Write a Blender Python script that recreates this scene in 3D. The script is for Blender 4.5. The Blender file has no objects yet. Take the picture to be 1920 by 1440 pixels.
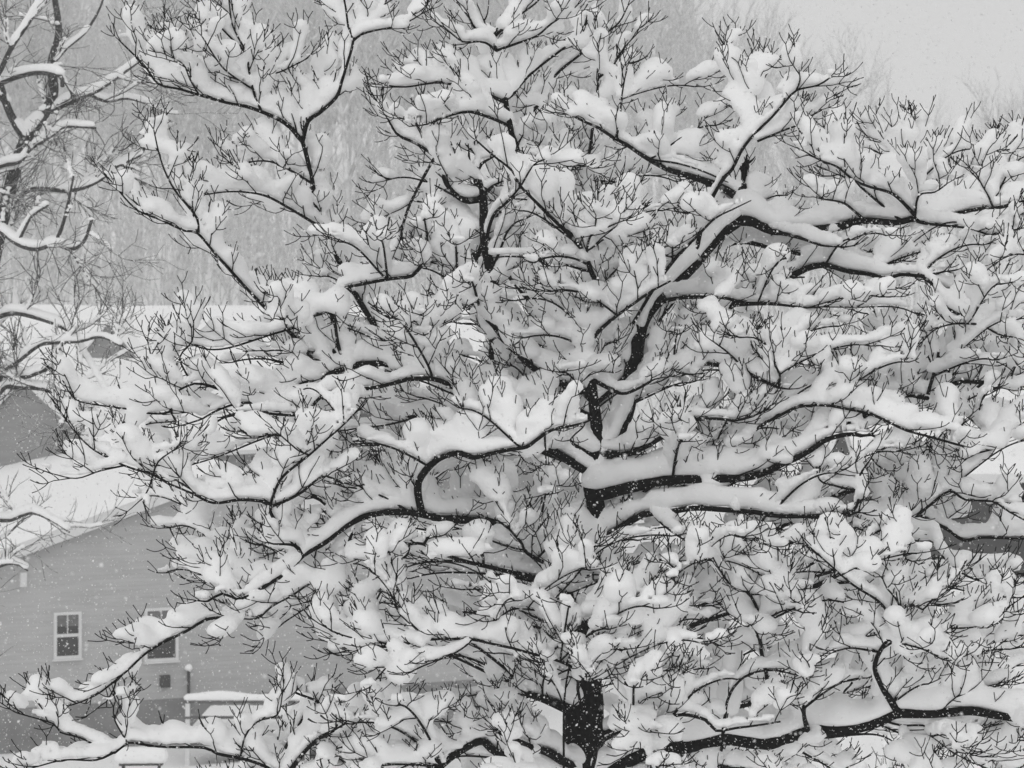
import bpy, math, random
import numpy as np
from mathutils import Vector, noise, kdtree

R = math.radians
random.seed(7)
rng = np.random.default_rng(11)
scene = bpy.context.scene
col = scene.collection

# ------------------------------------------------------------------ camera, sky, sun, exposure
CAMZ = 6.2
FPX = 4800.0          # focal length in photograph pixels (photograph 1920 x 1440)
HOR = 680.0           # row of the horizon in the photograph
cam_d = bpy.data.cameras.new('camera')
cam_d.sensor_width = 36.0
cam_d.lens = 90.0
cam_d.shift_y = (HOR - 720.0) / 1920.0
cam_d.clip_start = 0.1
cam_d.clip_end = 2000.0
cam_d.dof.use_dof = True
cam_d.dof.focus_distance = 15.6
cam_d.dof.aperture_fstop = 7.1
cam = bpy.data.objects.new('camera', cam_d)
cam.location = (0, 0, CAMZ)
cam.rotation_euler = (R(90), 0, 0)
col.objects.link(cam)
scene.camera = cam

world = bpy.data.worlds.new('World')
scene.world = world
world.use_nodes = True
nt = world.node_tree
nt.nodes.clear()
w_out = nt.nodes.new('ShaderNodeOutputWorld')
w_bg = nt.nodes.new('ShaderNodeBackground')
w_sky = nt.nodes.new('ShaderNodeTexSky')
w_sky.sky_type = 'NISHITA'
w_sky.sun_disc = False
SUN_EL, SUN_AZ = R(28), R(160)
w_sky.sun_elevation = SUN_EL
w_sky.sun_rotation = SUN_AZ
w_bw = nt.nodes.new('ShaderNodeRGBToBW')
nt.links.new(w_sky.outputs['Color'], w_bw.inputs['Color'])
w_scale = nt.nodes.new('ShaderNodeMath'); w_scale.operation = 'MULTIPLY'; w_scale.inputs[1].default_value = 0.10
nt.links.new(w_bw.outputs[0], w_scale.inputs[0])
# thick overcast: even grey, brighter towards the zenith
w_geo = nt.nodes.new('ShaderNodeNewGeometry')
w_sep = nt.nodes.new('ShaderNodeSeparateXYZ')
nt.links.new(w_geo.outputs['Incoming'], w_sep.inputs[0])
w_abs = nt.nodes.new('ShaderNodeMath'); w_abs.operation = 'ABSOLUTE'
nt.links.new(w_sep.outputs['Z'], w_abs.inputs[0])
w_map = nt.nodes.new('ShaderNodeMapRange')
w_map.inputs['From Min'].default_value = 0.0
w_map.inputs['From Max'].default_value = 1.0
w_map.inputs['To Min'].default_value = 0.495
w_map.inputs['To Max'].default_value = 0.47
nt.links.new(w_abs.outputs[0], w_map.inputs['Value'])
w_mix = nt.nodes.new('ShaderNodeMath'); w_mix.operation = 'MULTIPLY_ADD'
w_mix.inputs[1].default_value = 0.0
nt.links.new(w_scale.outputs[0], w_mix.inputs[0])
w_mix.inputs[1].default_value = 0.04
nt.links.new(w_map.outputs[0], w_mix.inputs[2])
nt.links.new(w_mix.outputs[0], w_bg.inputs['Color'])
w_bg.inputs['Strength'].default_value = 1.0
nt.links.new(w_bg.outputs[0], w_out.inputs['Surface'])

sun_d = bpy.data.lights.new('sun', 'SUN')
sun_d.energy = 0.5
sun_d.angle = R(90)
sun_d.color = (1.0, 1.0, 1.0)
sun = bpy.data.objects.new('sun', sun_d)
sun.rotation_euler = (R(62), 0, R(-20))
col.objects.link(sun)

vs = scene.view_settings
vs.view_transform = 'Standard'
vs.look = 'None'
vs.gamma = 1.0
vs.use_curve_mapping = False
vs.exposure = 0.39
scene.cycles.volume_bounces = 1
scene.cycles.max_bounces = 14
scene.cycles.diffuse_bounces = 12
scene.cycles.caustics_reflective = False
scene.cycles.caustics_refractive = False


def P(px, py, D):
    return np.array([(px - 960.0) / FPX * D, D, CAMZ + (HOR - py) / FPX * D])


# ------------------------------------------------------------------ materials
def mat(name, build):
    m = bpy.data.materials.new(name)
    m.use_nodes = True
    t = m.node_tree
    b = t.nodes['Principled BSDF']
    b.inputs['Specular IOR Level'].default_value = 0.08
    build(t, b)
    return m


def N(t, kind, **kw):
    n = t.nodes.new(kind)
    for k, v in kw.items():
        n.inputs[k].default_value = v
    return n


def grey(v):
    return (v, v, v, 1)


def noise_ramp(t, scale, c0, c1, p0=0.35, p1=0.65, detail=4, coord='Object', sx=None):
    co = N(t, 'ShaderNodeTexCoord')
    src = co.outputs[coord]
    if sx:
        mp = N(t, 'ShaderNodeMapping', Scale=sx)
        t.links.new(src, mp.inputs[0]); src = mp.outputs[0]
    n = N(t, 'ShaderNodeTexNoise', Scale=scale, Detail=detail)
    t.links.new(src, n.inputs['Vector'])
    r = N(t, 'ShaderNodeValToRGB')
    r.color_ramp.elements[0].position = p0; r.color_ramp.elements[0].color = grey(c0)
    r.color_ramp.elements[1].position = p1; r.color_ramp.elements[1].color = grey(c1)
    t.links.new(n.outputs['Fac'], r.inputs[0])
    return src, n, r


def add_bump(t, b, h, strength, dist):
    bp = N(t, 'ShaderNodeBump', Strength=strength, Distance=dist)
    t.links.new(h, bp.inputs['Height'])
    t.links.new(bp.outputs[0], b.inputs['Normal'])


def b_snow(t, b):
    src, n, r = noise_ramp(t, 6.0, 0.965, 0.98)
    t.links.new(r.outputs[0], b.inputs['Base Color'])
    b.inputs['Roughness'].default_value = 0.95
    b.inputs['Specular IOR Level'].default_value = 0.05
    n2 = N(t, 'ShaderNodeTexNoise', Scale=34.0, Detail=3.0)
    t.links.new(src, n2.inputs['Vector'])
    add_bump(t, b, n2.outputs['Fac'], 0.35, 0.012)


def b_bark(c0, c1, scale=40.0, speck=0.0):
    def f(t, b):
        src, n, r = noise_ramp(t, scale, c0, c1, 0.4, 0.7)
        b.inputs['Roughness'].default_value = 0.95
        b.inputs['Specular IOR Level'].default_value = 0.05
        outc = r.outputs[0]
        if speck > 0:
            # grains of driven snow caught in the bark
            v = N(t, 'ShaderNodeTexVoronoi', Scale=55.0)
            t.links.new(src, v.inputs['Vector'])
            m = N(t, 'ShaderNodeMath'); m.operation = 'LESS_THAN'; m.inputs[1].default_value = speck
            t.links.new(v.outputs['Distance'], m.inputs[0])
            mx = N(t, 'ShaderNodeMix'); mx.data_type = 'RGBA'
            t.links.new(m.outputs[0], mx.inputs['Factor'])
            t.links.new(outc, mx.inputs['A'])
            mx.inputs['B'].default_value = grey(0.6)
            outc = mx.outputs['Result']
        t.links.new(outc, b.inputs['Base Color'])
        add_bump(t, b, n.outputs['Fac'], 0.6, 0.01)
    return f


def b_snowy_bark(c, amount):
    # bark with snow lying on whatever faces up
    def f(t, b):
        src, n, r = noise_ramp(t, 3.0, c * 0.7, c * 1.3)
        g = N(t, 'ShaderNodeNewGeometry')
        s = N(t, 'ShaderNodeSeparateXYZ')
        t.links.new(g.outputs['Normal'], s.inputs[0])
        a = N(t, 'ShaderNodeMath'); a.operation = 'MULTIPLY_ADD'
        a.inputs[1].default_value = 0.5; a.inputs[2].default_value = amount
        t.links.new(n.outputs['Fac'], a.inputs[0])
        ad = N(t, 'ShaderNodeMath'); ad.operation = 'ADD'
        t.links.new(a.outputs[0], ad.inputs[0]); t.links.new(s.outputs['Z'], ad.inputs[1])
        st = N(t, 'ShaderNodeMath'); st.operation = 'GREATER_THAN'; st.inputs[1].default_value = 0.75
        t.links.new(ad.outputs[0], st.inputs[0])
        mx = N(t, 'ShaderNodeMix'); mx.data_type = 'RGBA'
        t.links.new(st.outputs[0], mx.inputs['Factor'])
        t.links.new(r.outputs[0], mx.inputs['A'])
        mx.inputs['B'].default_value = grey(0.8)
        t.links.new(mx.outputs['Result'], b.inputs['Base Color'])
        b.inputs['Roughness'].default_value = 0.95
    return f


def b_siding(c, pitch):
    def f(t, b):
        src, n, r = noise_ramp(t, 2.0, c * 0.93, c * 1.07, sx=(0.4, 0.4, 3.0))
        t.links.new(r.outputs[0], b.inputs['Base Color'])
        co = N(t, 'ShaderNodeTexCoord')
        s = N(t, 'ShaderNodeSeparateXYZ')
        t.links.new(co.outputs['Object'], s.inputs[0])
        d = N(t, 'ShaderNodeMath'); d.operation = 'DIVIDE'; d.inputs[1].default_value = pitch
        t.links.new(s.outputs['Z'], d.inputs[0])
        fr = N(t, 'ShaderNodeMath'); fr.operation = 'FRACT'
        t.links.new(d.outputs[0], fr.inputs[0])
        inv = N(t, 'ShaderNodeMath'); inv.operation = 'SUBTRACT'; inv.inputs[0].default_value = 1.0
        t.links.new(fr.outputs[0], inv.inputs[1])
        add_bump(t, b, inv.outputs[0], 0.8, 0.016)
        b.inputs['Roughness'].default_value = 0.7
    return f


def b_plain(c, rough=0.7, var=0.12, scale=3.0):
    def f(t, b):
        src, n, r = noise_ramp(t, scale, c * (1 - var), c * (1 + var))
        t.links.new(r.outputs[0], b.inputs['Base Color'])
        b.inputs['Roughness'].default_value = rough
    return f


def b_glass(t, b):
    src, n, r = noise_ramp(t, 1.5, 0.015, 0.035)
    t.links.new(r.outputs[0], b.inputs['Base Color'])
    b.inputs['Roughness'].default_value = 0.12
    b.inputs['Specular IOR Level'].default_value = 0.35


M = {
    'snow': mat('snow', b_snow),
    'bark': mat('dogwood_bark', b_bark(0.005, 0.014, 40, 0.16)),
    'twig': mat('dogwood_twig', b_plain(0.008, 1.0, 0.3, 20)),
    'oak': mat('oak_bark', b_bark(0.045, 0.09, 18, 0.2)),
    'oaktwig': mat('oak_twig', b_snowy_bark(0.07, 0.0)),
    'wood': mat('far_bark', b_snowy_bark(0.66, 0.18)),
    'siding': mat('siding', b_siding(0.47, 0.115)),
    'siding_far': mat('siding_far', b_siding(0.27, 0.115)),
    'siding_dark': mat('siding_dark', b_siding(0.075, 0.115)),
    'found': mat('foundation', b_plain(0.23, 0.9, 0.15, 1.5)),
    'trim': mat('white_trim', b_plain(0.74, 0.6, 0.03)),
    'glass': mat('window_glass', b_glass),
    'blind': mat('window_blind', b_plain(0.16, 0.8, 0.2, 6)),
    'iron': mat('dark_metal', b_plain(0.04, 0.6)),
    'deckwood': mat('deck_wood', b_plain(0.11, 0.9, 0.25, 5)),
    'dry': mat('dry_stem', b_plain(0.085, 0.9, 0.4, 9)),
    'flake': mat('snow_flake', b_plain(0.9, 0.9, 0.01)),
}


# ------------------------------------------------------------------ mesh helpers
def obj(name, verts, faces, m, parent=None, smooth=False, loc=None):
    me = bpy.data.meshes.new(name)
    if isinstance(verts, np.ndarray) and isinstance(faces, np.ndarray):
        k = faces.shape[1]
        me.vertices.add(len(verts)); me.vertices.foreach_set('co', verts.astype(np.float32).ravel())
        me.loops.add(faces.size); me.loops.foreach_set('vertex_index', faces.astype(np.int32).ravel())
        me.polygons.add(len(faces))
        me.polygons.foreach_set('loop_start', np.arange(0, faces.size, k, dtype=np.int32))
        if smooth:
            me.polygons.foreach_set('use_smooth', np.ones(len(faces), dtype=bool))
        me.update(calc_edges=True)
    else:
        me.from_pydata([tuple(v) for v in verts], [], [tuple(f) for f in faces])
        if smooth:
            for p in me.polygons:
                p.use_smooth = True
    me.materials.append(m)
    o = bpy.data.objects.new(name, me)
    col.objects.link(o)
    if parent is not None:
        o.parent = parent
    if loc is not None:
        o.location = loc
    return o


def empty(name, loc, rz=0.0):
    o = bpy.data.objects.new(name, None)
    o.empty_display_size = 0.3
    o.location = loc
    o.rotation_euler = (0, 0, rz)
    col.objects.link(o)
    return o


def tag(o, label=None, cat=None, group=None, kind=None):
    if label: o['label'] = label
    if cat: o['category'] = cat
    if group: o['group'] = group
    if kind: o['kind'] = kind
    return o


class MB:
    """collects simple solids, then builds one mesh"""
    def __init__(s): s.v = []; s.f = []

    def box(s, x0, x1, y0, y1, z0, z1):
        n = len(s.v)
        s.v += [(x, y, z) for z in (z0, z1) for (x, y) in ((x0, y0), (x1, y0), (x1, y1), (x0, y1))]
        s.f += [tuple(n + i for i in q) for q in ((3, 2, 1, 0), (4, 5, 6, 7), (0, 1, 5, 4), (1, 2, 6, 5), (2, 3, 7, 6), (3, 0, 4, 7))]
        return s

    def prism(s, poly, d):
        """poly: list of 3D points (counter-clockwise seen from outside = minus d side); extruded by vector d"""
        n = len(s.v); k = len(poly)
        s.v += [tuple(p) for p in poly] + [tuple(np.array(p) + np.array(d)) for p in poly]
        s.f.append(tuple(n + i for i in range(k)))
        s.f.append(tuple(n + k + i for i in reversed(range(k))))
        for i in range(k):
            j = (i + 1) % k
            s.f.append((n + j, n + i, n + k + i, n + k + j))
        return s

    def build(s, name, m, parent=None, bevel=0.0, smooth=False):
        o = obj(name, s.v, s.f, m, parent, smooth)
        if bevel > 0:
            b = o.modifiers.new('bevel', 'BEVEL'); b.width = bevel; b.segments = 2
        return o


def tubes(polys, rads, sides=4):
    """many tapered tubes -> verts, quads (numpy)"""
    V = []; F = []; base = 0
    ang = np.arange(sides) * 2 * math.pi / sides
    ca, sa = np.cos(ang), np.sin(ang)
    for p, r in zip(polys, rads):
        n = len(p)
        t = np.empty_like(p)
        t[1:-1] = p[2:] - p[:-2]; t[0] = p[1] - p[0]; t[-1] = p[-1] - p[-2]
        t /= (np.linalg.norm(t, axis=1, keepdims=True) + 1e-9)
        m = np.abs(t.mean(axis=0))
        ref = np.eye(3)[int(np.argmin(m))]
        u = np.cross(t, ref); u /= (np.linalg.norm(u, axis=1, keepdims=True) + 1e-9)
        w = np.cross(t, u)
        ring = p[:, None, :] + r[:, None, None] * (u[:, None, :] * ca[None, :, None] + w[:, None, :] * sa[None, :, None])
        V.append(ring.reshape(-1, 3))
        i = np.arange(n - 1)[:, None] * sides + base
        k = np.arange(sides)[None, :]
        k2 = (np.arange(sides)[None, :] + 1) % sides
        q = np.stack([i + k, i + k2, i + sides + k2, i + sides + k], axis=-1).reshape(-1, 4)
        F.append(q)
        # end cap
        if sides == 4:
            e = base + (n - 1) * sides
            F.append(np.array([[e, e + 1, e + 2, e + 3]]))
        base += n * sides
    if not V:
        return None, None
    return np.concatenate(V), np.concatenate(F)


def resample(pts, step):
    """Catmull-Rom through pts (numpy n x k), resampled at about step (first three columns are metres)"""
    p = np.asarray(pts, float)
    if len(p) == 2:
        ext = np.vstack([2 * p[0] - p[1], p, 2 * p[1] - p[0]])
    else:
        ext = np.vstack([2 * p[0] - p[1], p, 2 * p[-1] - p[-2]])
    out = []
    for i in range(1, len(ext) - 2):
        a, b, c, d = ext[i - 1], ext[i], ext[i + 1], ext[i + 2]
        n = max(1, int(round(np.linalg.norm((c - b)[:3]) / step)))
        for k in range(n):
            t = k / n
            out.append(0.5 * ((2 * b) + (-a + c) * t + (2 * a - 5 * b + 4 * c - d) * t * t + (-a + 3 * b - 3 * c + d) * t ** 3))
    out.append(p[-1])
    return np.array(out)


# ------------------------------------------------------------------ snow as one smooth skin over many small drifts
def snow_mesh(K, vox, iso=0.27, power=2.6):
    """K: rows x,y,z,R,Rz. Returns verts, quads of the merged drift (surface nets)."""
    K = np.asarray(K, float)
    if len(K) == 0:
        return None, None
    lo = (K[:, :3] - K[:, 3:4].max()).min(axis=0) - 2 * vox
    lo[2] -= K[:, 4].max() * 0.2
    hi = (K[:, :3] + np.maximum(K[:, 3:4], K[:, 4:5]).max()).max(axis=0) + 2 * vox
    dim = np.ceil((hi - lo) / vox).astype(int) + 1
    G = np.zeros(dim, np.float32)
    for x, y, z, r, rz in K:
        zc = z + 0.42 * rz
        i0 = np.maximum(((np.array([x - r, y - r, zc - rz * 0.62]) - lo) / vox).astype(int), 0)
        i1 = np.minimum(((np.array([x + r, y + r, zc + rz]) - lo) / vox).astype(int) + 2, dim)
        gx = (lo[0] + np.arange(i0[0], i1[0]) * vox - x) / r
        gy = (lo[1] + np.arange(i0[1], i1[1]) * vox - y) / r
        gz = (lo[2] + np.arange(i0[2], i1[2]) * vox - zc)
        gz = np.where(gz > 0, gz / rz, gz / (0.62 * rz))
        q = (gx * gx)[:, None, None] + (gy * gy)[None, :, None] + (gz * gz)[None, None, :]
        q = np.clip(1.0 - q, 0, None)
        G[i0[0]:i1[0], i0[1]:i1[1], i0[2]:i1[2]] += (q * q) ** power
    G = np.power(G, 1.0 / power)
    # uneven settling
    wob = np.ones(dim, np.float32)
    ax = [lo[i] + np.arange(dim[i]) * vox for i in range(3)]
    for a, b, c, ph, am in ((31, 12, 22, 0.3, .09), (-19, 27, 34, 1.9, .08), (14, -33, 41, 4.1, .08), (41, 30, -24, 2.2, .05)):
        wob += am * np.sin(a * ax[0] + ph)[:, None, None] * np.sin(b * ax[1] + ph * 2)[None, :, None] * np.sin(c * ax[2])[None, None, :]
        wob += am * np.sin((a * ax[0])[:, None, None] + (b * ax[1])[None, :, None] + (c * ax[2] + ph)[None, None, :]).astype(np.float32)
    G *= wob
    S = G > iso
    sh = np.array(dim) - 1
    c = [S[a:a + sh[0], b:b + sh[1], d:d + sh[2]] for a in (0, 1) for b in (0, 1) for d in (0, 1)]
    cnt = np.zeros(sh, np.int8)
    for s in c:
        cnt += s
    act = (cnt > 0) & (cnt < 8)
    idx = np.argwhere(act)
    if len(idx) == 0:
        return None, None
    vid = -np.ones(sh, np.int32)
    vid[act] = np.arange(len(idx))
    corner = np.array([(a, b, d) for a in (0, 1) for b in (0, 1) for d in (0, 1)])
    val = np.stack([G[idx[:, 0] + a, idx[:, 1] + b, idx[:, 2] + d] for a, b, d in corner], axis=1) - iso
    acc = np.zeros((len(idx), 3)); num = np.zeros(len(idx))
    for i in range(8):
        for j in range(i + 1, 8):
            if np.abs(corner[i] - corner[j]).sum() != 1:
                continue
            a, b = val[:, i], val[:, j]
            m = (a > 0) != (b > 0)
            t = np.where(m, a / np.where(m, a - b, 1.0), 0.0)
            pt = corner[i][None, :] + t[:, None] * (corner[j] - corner[i])[None, :]
            acc += np.where(m[:, None], pt, 0.0); num += m
    vert = lo + (idx + acc / num[:, None]) * vox
    F = []
    for ax in range(3):
        b_, c_ = [(1, 2), (2, 0), (0, 1)][ax]
        sl0 = [slice(None)] * 3; sl1 = [slice(None)] * 3
        sl0[ax] = slice(0, -1); sl1[ax] = slice(1, None)
        A, B = S[tuple(sl0)], S[tuple(sl1)]
        for flip, mk in ((False, A & ~B), (True, ~A & B)):
            e = np.argwhere(mk)
            ok = (e[:, b_] > 0) & (e[:, c_] > 0) & (e[:, b_] < sh[b_]) & (e[:, c_] < sh[c_]) & (e[:, ax] < sh[ax])
            e = e[ok]
            q = []
            for db, dc in ((-1, -1), (0, -1), (0, 0), (-1, 0)):
                f = e.copy(); f[:, b_] += db; f[:, c_] += dc
                q.append(vid[f[:, 0], f[:, 1], f[:, 2]])
            q = np.stack(q, axis=1)
            if flip:
                q = q[:, ::-1]
            F.append(q)
    F = np.concatenate(F)
    F = F[(F >= 0).all(axis=1)]
    return vert, F


# ------------------------------------------------------------------ terrain
GY = np.array([-60, 0, 20, 60, 75, 92, 112, 150, 210, 300, 420.0])
GZ = np.array([0.4, 0.2, -0.4, -4.0, -5.1, -5.0, -3.5, 7.0, 13.0, 19.0, 24.0])


def sstep(a, b, x):
    t = np.clip((x - a) / (b - a), 0, 1)
    return t * t * (3 - 2 * t)


def ground_z(x, y):
    x = np.asarray(x, float); y = np.asarray(y, float)
    z = np.interp(y, GY, GZ)
    z = (z + np.interp(y - 6, GY, GZ) + np.interp(y + 6, GY, GZ)) / 3
    z = z + 5.0 * sstep(2, 9.5, x) * sstep(14, 38, y) * (1 - sstep(75, 110, y))
    z = z + 0.10 * np.sin(x * 0.9 + 1.3 * np.sin(y * 0.31)) + 0.07 * np.sin(y * 0.8 + x * 0.37)
    return z


xs = np.concatenate([np.linspace(-230, -26, 36), np.linspace(-25, 25, 84), np.linspace(26, 230, 36)])
ys = np.concatenate([np.linspace(-55, 0, 14), np.linspace(1, 110, 130), np.linspace(113, 415, 60)])
XX, YY = np.meshgrid(xs, ys, indexing='ij')
ZZ = ground_z(XX, YY)
gv = np.stack([XX, YY, ZZ], -1).reshape(-1, 3)
nx, ny = len(xs), len(ys)
ii, jj = np.meshgrid(np.arange(nx - 1), np.arange(ny - 1), indexing='ij')
gq = np.stack([ii * ny + jj, (ii + 1) * ny + jj, (ii + 1) * ny + jj + 1, ii * ny + jj + 1], -1).reshape(-1, 4)
tag(obj('ground', gv, gq, M['snow'], smooth=True), 'snow covered ground falling away to the houses', kind='structure')


# ------------------------------------------------------------------ houses
def window(par, u, z0, z1, w, bars=True, blind=0.0):
    """double-hung window on the wall plane y = 0 of its house (outside is -y)"""
    f = 0.085
    fr = MB().box(u - w / 2 - f, u - w / 2, -0.07, 0.02, z0 - f, z1 + f)
    fr.box(u + w / 2, u + w / 2 + f, -0.07, 0.02, z0 - f, z1 + f)
    fr.box(u - w / 2, u + w / 2, -0.068, 0.02, z1, z1 + f)
    wn = fr.build('window', M['trim'], par)
    MB().box(u - w / 2 - f - 0.03, u + w / 2 + f + 0.03, -0.12, 0.02, z0 - f - 0.05, z0 - f - 0.003).build('sill', M['trim'], wn)
    MB().box(u - w / 2, u + w / 2, -0.066, 0.02, z0 - f, z0).build('bottom_rail', M['trim'], wn)
    zm = (z0 + z1) / 2
    MB().box(u - w / 2 + 0.003, u + w / 2 - 0.003, -0.055, 0.02, zm - 0.045, zm + 0.045).build('meeting_rail', M['trim'], wn)
    MB().box(u - w / 2 + 0.003, u + w / 2 - 0.003, -0.012, 0.012, z0 + 0.003, zm - 0.048).build('pane', M['glass'], wn)
    MB().box(u - w / 2 + 0.003, u + w / 2 - 0.003, -0.022, 0.012, zm + 0.048, z1 - 0.003).build('pane', M['glass'], wn)
    if blind > 0:
        zb = z1 - (z1 - zm) * blind
        MB().box(u - w / 2 + 0.006, u + w / 2 - 0.006, -0.027, -0.024, zb, z1 - 0.006).build('blind', M['blind'], wn)
    if bars:
        MB().box(u - 0.014, u + 0.014, -0.034, -0.0225 if blind <= 0 else -0.0275, zm + 0.05, z1 - 0.005).build('glazing_bar', M['trim'], wn)
    return wn


def gable_house(name, loc, rz, width, length, z_eave, z_ridge, z_base, z_found, wall, snow_t=0.28, over=0.35, ridge_at=0.5, label='', cat='house'):
    """local: x along the gable wall, y back along the ridge, gable wall on y = 0"""
    h = empty(name, loc, rz)
    tag(h, label, cat)
    xr = width * ridge_at
    w = MB()
    w.prism([(0, 0, z_found), (width, 0, z_found), (width, 0, z_eave), (xr, 0, z_ridge), (0, 0, z_eave)], (0, length, 0))
    w.build('wall', wall, h)
    MB().box(-0.02, width + 0.02, -0.03, length + 0.02, z_base, z_found - 0.003).build('foundation', M['found'], h)
    for side in (0, 1):
        xe = 0.0 if side == 0 else width
        sl = (z_ridge - z_eave) / abs(xr - xe)
        xo = xe - over if side == 0 else xe + over
        zo = z_eave - sl * over
        tk = 0.14
        a = (xo, -over, zo + 0.02); b = (xr, -over, z_ridge + 0.02)
        poly = [a, b, (xr, -over, z_ridge + 0.02 + tk), (xo, -over, zo + 0.02 + tk)]
        if side == 0:
            poly = [a, b, poly[2], poly[3]]
        else:
            poly = [b, a, poly[3], poly[2]]
        rf = MB().prism(poly, (0, length + 2 * over, 0)).build('roof_slope', M['trim'], h)
        n = 10
        # snow blanket, rounded at the edges
        us = np.linspace(0, 1, 26); vs_ = np.linspace(0, 1, 26)
        vv = []
        for u in us:
            for v in vs_:
                x = xo + (xr - xo) * u
                y = -over + (length + 2 * over) * v
                z = zo + sl * abs(x - xo) + 0.02 + tk + 0.004
                e = min(1.0, u * 9) * min(1.0, v * 14, (1 - v) * 14)
                z += snow_t * (math.sin(e * math.pi / 2) ** 0.6) * (1 + 0.12 * noise.noise((x * 0.6, y * 0.6, side * 9.1)))
                vv.append((x, y, z))
        ff = []
        for i in range(25):
            for j in range(25):
                q = (i * 26 + j, (i + 1) * 26 + j, (i + 1) * 26 + j + 1, i * 26 + j + 1)
                ff.append(q if side == 0 else q[::-1])
        obj('roof_snow', vv, ff, M['snow'], h, True)
        # rake board on the front
        zb = 0.22
        pr = [(xo, -over - 0.03, zo - zb), (xr, -over - 0.03, z_ridge - zb), (xr, -over - 0.03, z_ridge + 0.1), (xo, -over - 0.03, zo + 0.1)]
        if side == 1:
            pr = [pr[1], pr[0], pr[3], pr[2]]
        MB().prism(pr, (0, 0.028, 0)).build('rake_board', M['trim'], h)
    return h


# near house, gable wall turned a little away to the right
A0 = P(0, 680, 72.0)
aA = R(27)
off = -3.2   # the gable wall starts this far left of the frame edge
baseA = (A0[0] + off * math.cos(aA), 72.0 + off * math.sin(aA), 0.0)
gA = -5.3
hA = gable_house('gable_house', baseA, aA, 19.4, 18.0, -0.25, 2.95, gA - 0.6, -3.55, M['siding'], label='grey sided house with snowy gable roof and two sash windows', snow_t=0.3)
window(hA, 1.95 - off, -2.14, -0.98, 0.64, True, 0.55)
window(hA, 4.75 - off, -2.36, -0.98, 0.86, True, 0.75)
window(hA, 10.9 - off, -2.42, -0.9, 0.98, True, 0.3)
MB().box(0.55 - off, 0.73 - off, -0.16, -0.003, -0.12, 0.28).build('vent_hood', M['trim'], hA)
mt = MB().box(4.7 - off, 4.98 - off, -0.16, -0.003, -3.2, -2.85).build('meter_box', M['iron'], hA)
tag(tag(obj('utility_pipe', *tubes([np.array([[5.55 - off, -0.12, gA], [5.55 - off, -0.12, -3.6], [5.55 - off, -0.12, -2.75]])], [np.array([0.045, 0.045, 0.05])], 8), M['iron'], hA)))
K = [(5.55 - off, -0.12, -2.76, 0.17, 0.18)]
sv, sf = snow_mesh(K, 0.03)
obj('pipe_snow_cap', sv, sf, M['snow'], hA, True)

# long row house behind, ridge across the view
YB = 107.0
sB = FPX / YB
zB = CAMZ + (HOR - 588) / sB
xB0, xB1 = (-420 - 960) / sB, (1080 - 960) / sB
hB = empty('row_house', (xB0, YB - 5.2, 0))
tag(hB, 'long house with a wide snow covered roof before the wooded hill', 'house')
LB = xB1 - xB0
ze = zB - 2.9
MB().prism([(0, 0, -6), (0, 0, ze), (0, 5.2, zB), (0, 10.4, ze), (0, 10.4, -6)], (LB, 0, 0)).build('wall', M['siding_far'], hB)
for sgn in (0, 1):
    us = np.linspace(0, 1, 16); vv = []; ff = []
    for i in range(61):
        for u in us:
            x = -0.4 + (LB + 0.8) * i / 60
            y = (-0.5 + 5.7 * u) if sgn == 0 else (10.9 - 5.7 * u)
            z = ze - 0.28 + (zB - ze + 0.28) * u + 0.03 + 0.32 * min(1, u * 8) ** 0.5 + 0.05 * noise.noise((x * 0.5, y * 0.7, 3.3))
            vv.append((x, y, z))
    for i in range(60):
        for j in range(15):
            q = (i * 16 + j, (i + 1) * 16 + j, (i + 1) * 16 + j + 1, i * 16 + j + 1)
            ff.append(q if sgn == 0 else q[::-1])
    obj('roof_snow', vv, ff, M['snow'], hB, True)
    y0 = -0.5 if sgn == 0 else 10.9
    y1 = 5.2
    pr = [(-0.4, y0, ze - 0.28), (-0.4, y1, zB), (-0.4, y1, zB + 0.02), (-0.4, y0, ze - 0.12)]
    MB().prism(pr if sgn == 0 else pr[::-1], (LB + 0.8, 0, 0)).build('roof_slope', M['trim'], hB)
MB().box(0, LB, -0.56, -0.44, ze - 0.42, ze - 0.29).build('gutter', M['trim'], hB)
for k in range(8):
    window_u = 3.0 + k * 3.7
    window(hB, window_u, ze - 2.3, ze - 0.9, 0.95, True, 0.4)
# steep dormer on its roof
dx = (242 - 960) / sB - xB0
zd = CAMZ + (HOR - 612) / sB
dm = MB().prism([(dx - 1.3, -0.25, ze - 1.2), (dx + 1.3, -0.25, ze - 1.2), (dx + 1.3, -0.25, zd - 1.5), (dx, -0.25, zd), (dx - 1.3, -0.25, zd - 1.5)], (0, 5.0, 0)).build('dormer', M['siding_far'], hB)
for s in (-1, 1):
    pr = [(dx, -0.45, zd + 0.02), (dx + s * 1.6, -0.45, zd - 1.83), (dx + s * 1.6, -0.45, zd - 1.55), (dx, -0.45, zd + 0.34)]
    MB().prism(pr if s < 0 else pr[::-1], (0, 5.0, 0)).build('dormer_roof', M['snow'], dm)

# front wing with a steep gable, ridge running back to the right
W0 = P(45, 715, 90.0)
hW = gable_house('steep_gable_house', (W0[0] - 2.5, 88.6, 0), R(-30), 7.4, 9.0, W0[2] - 2.35, W0[2] + 0.35, -6.5, -5.0, M['siding_far'], label='small steep gabled house between the row house and the near roof', snow_t=0.3)
window(hW, 3.7, W0[2] - 5.6, W0[2] - 4.2, 0.95, True, 0.4)

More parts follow.
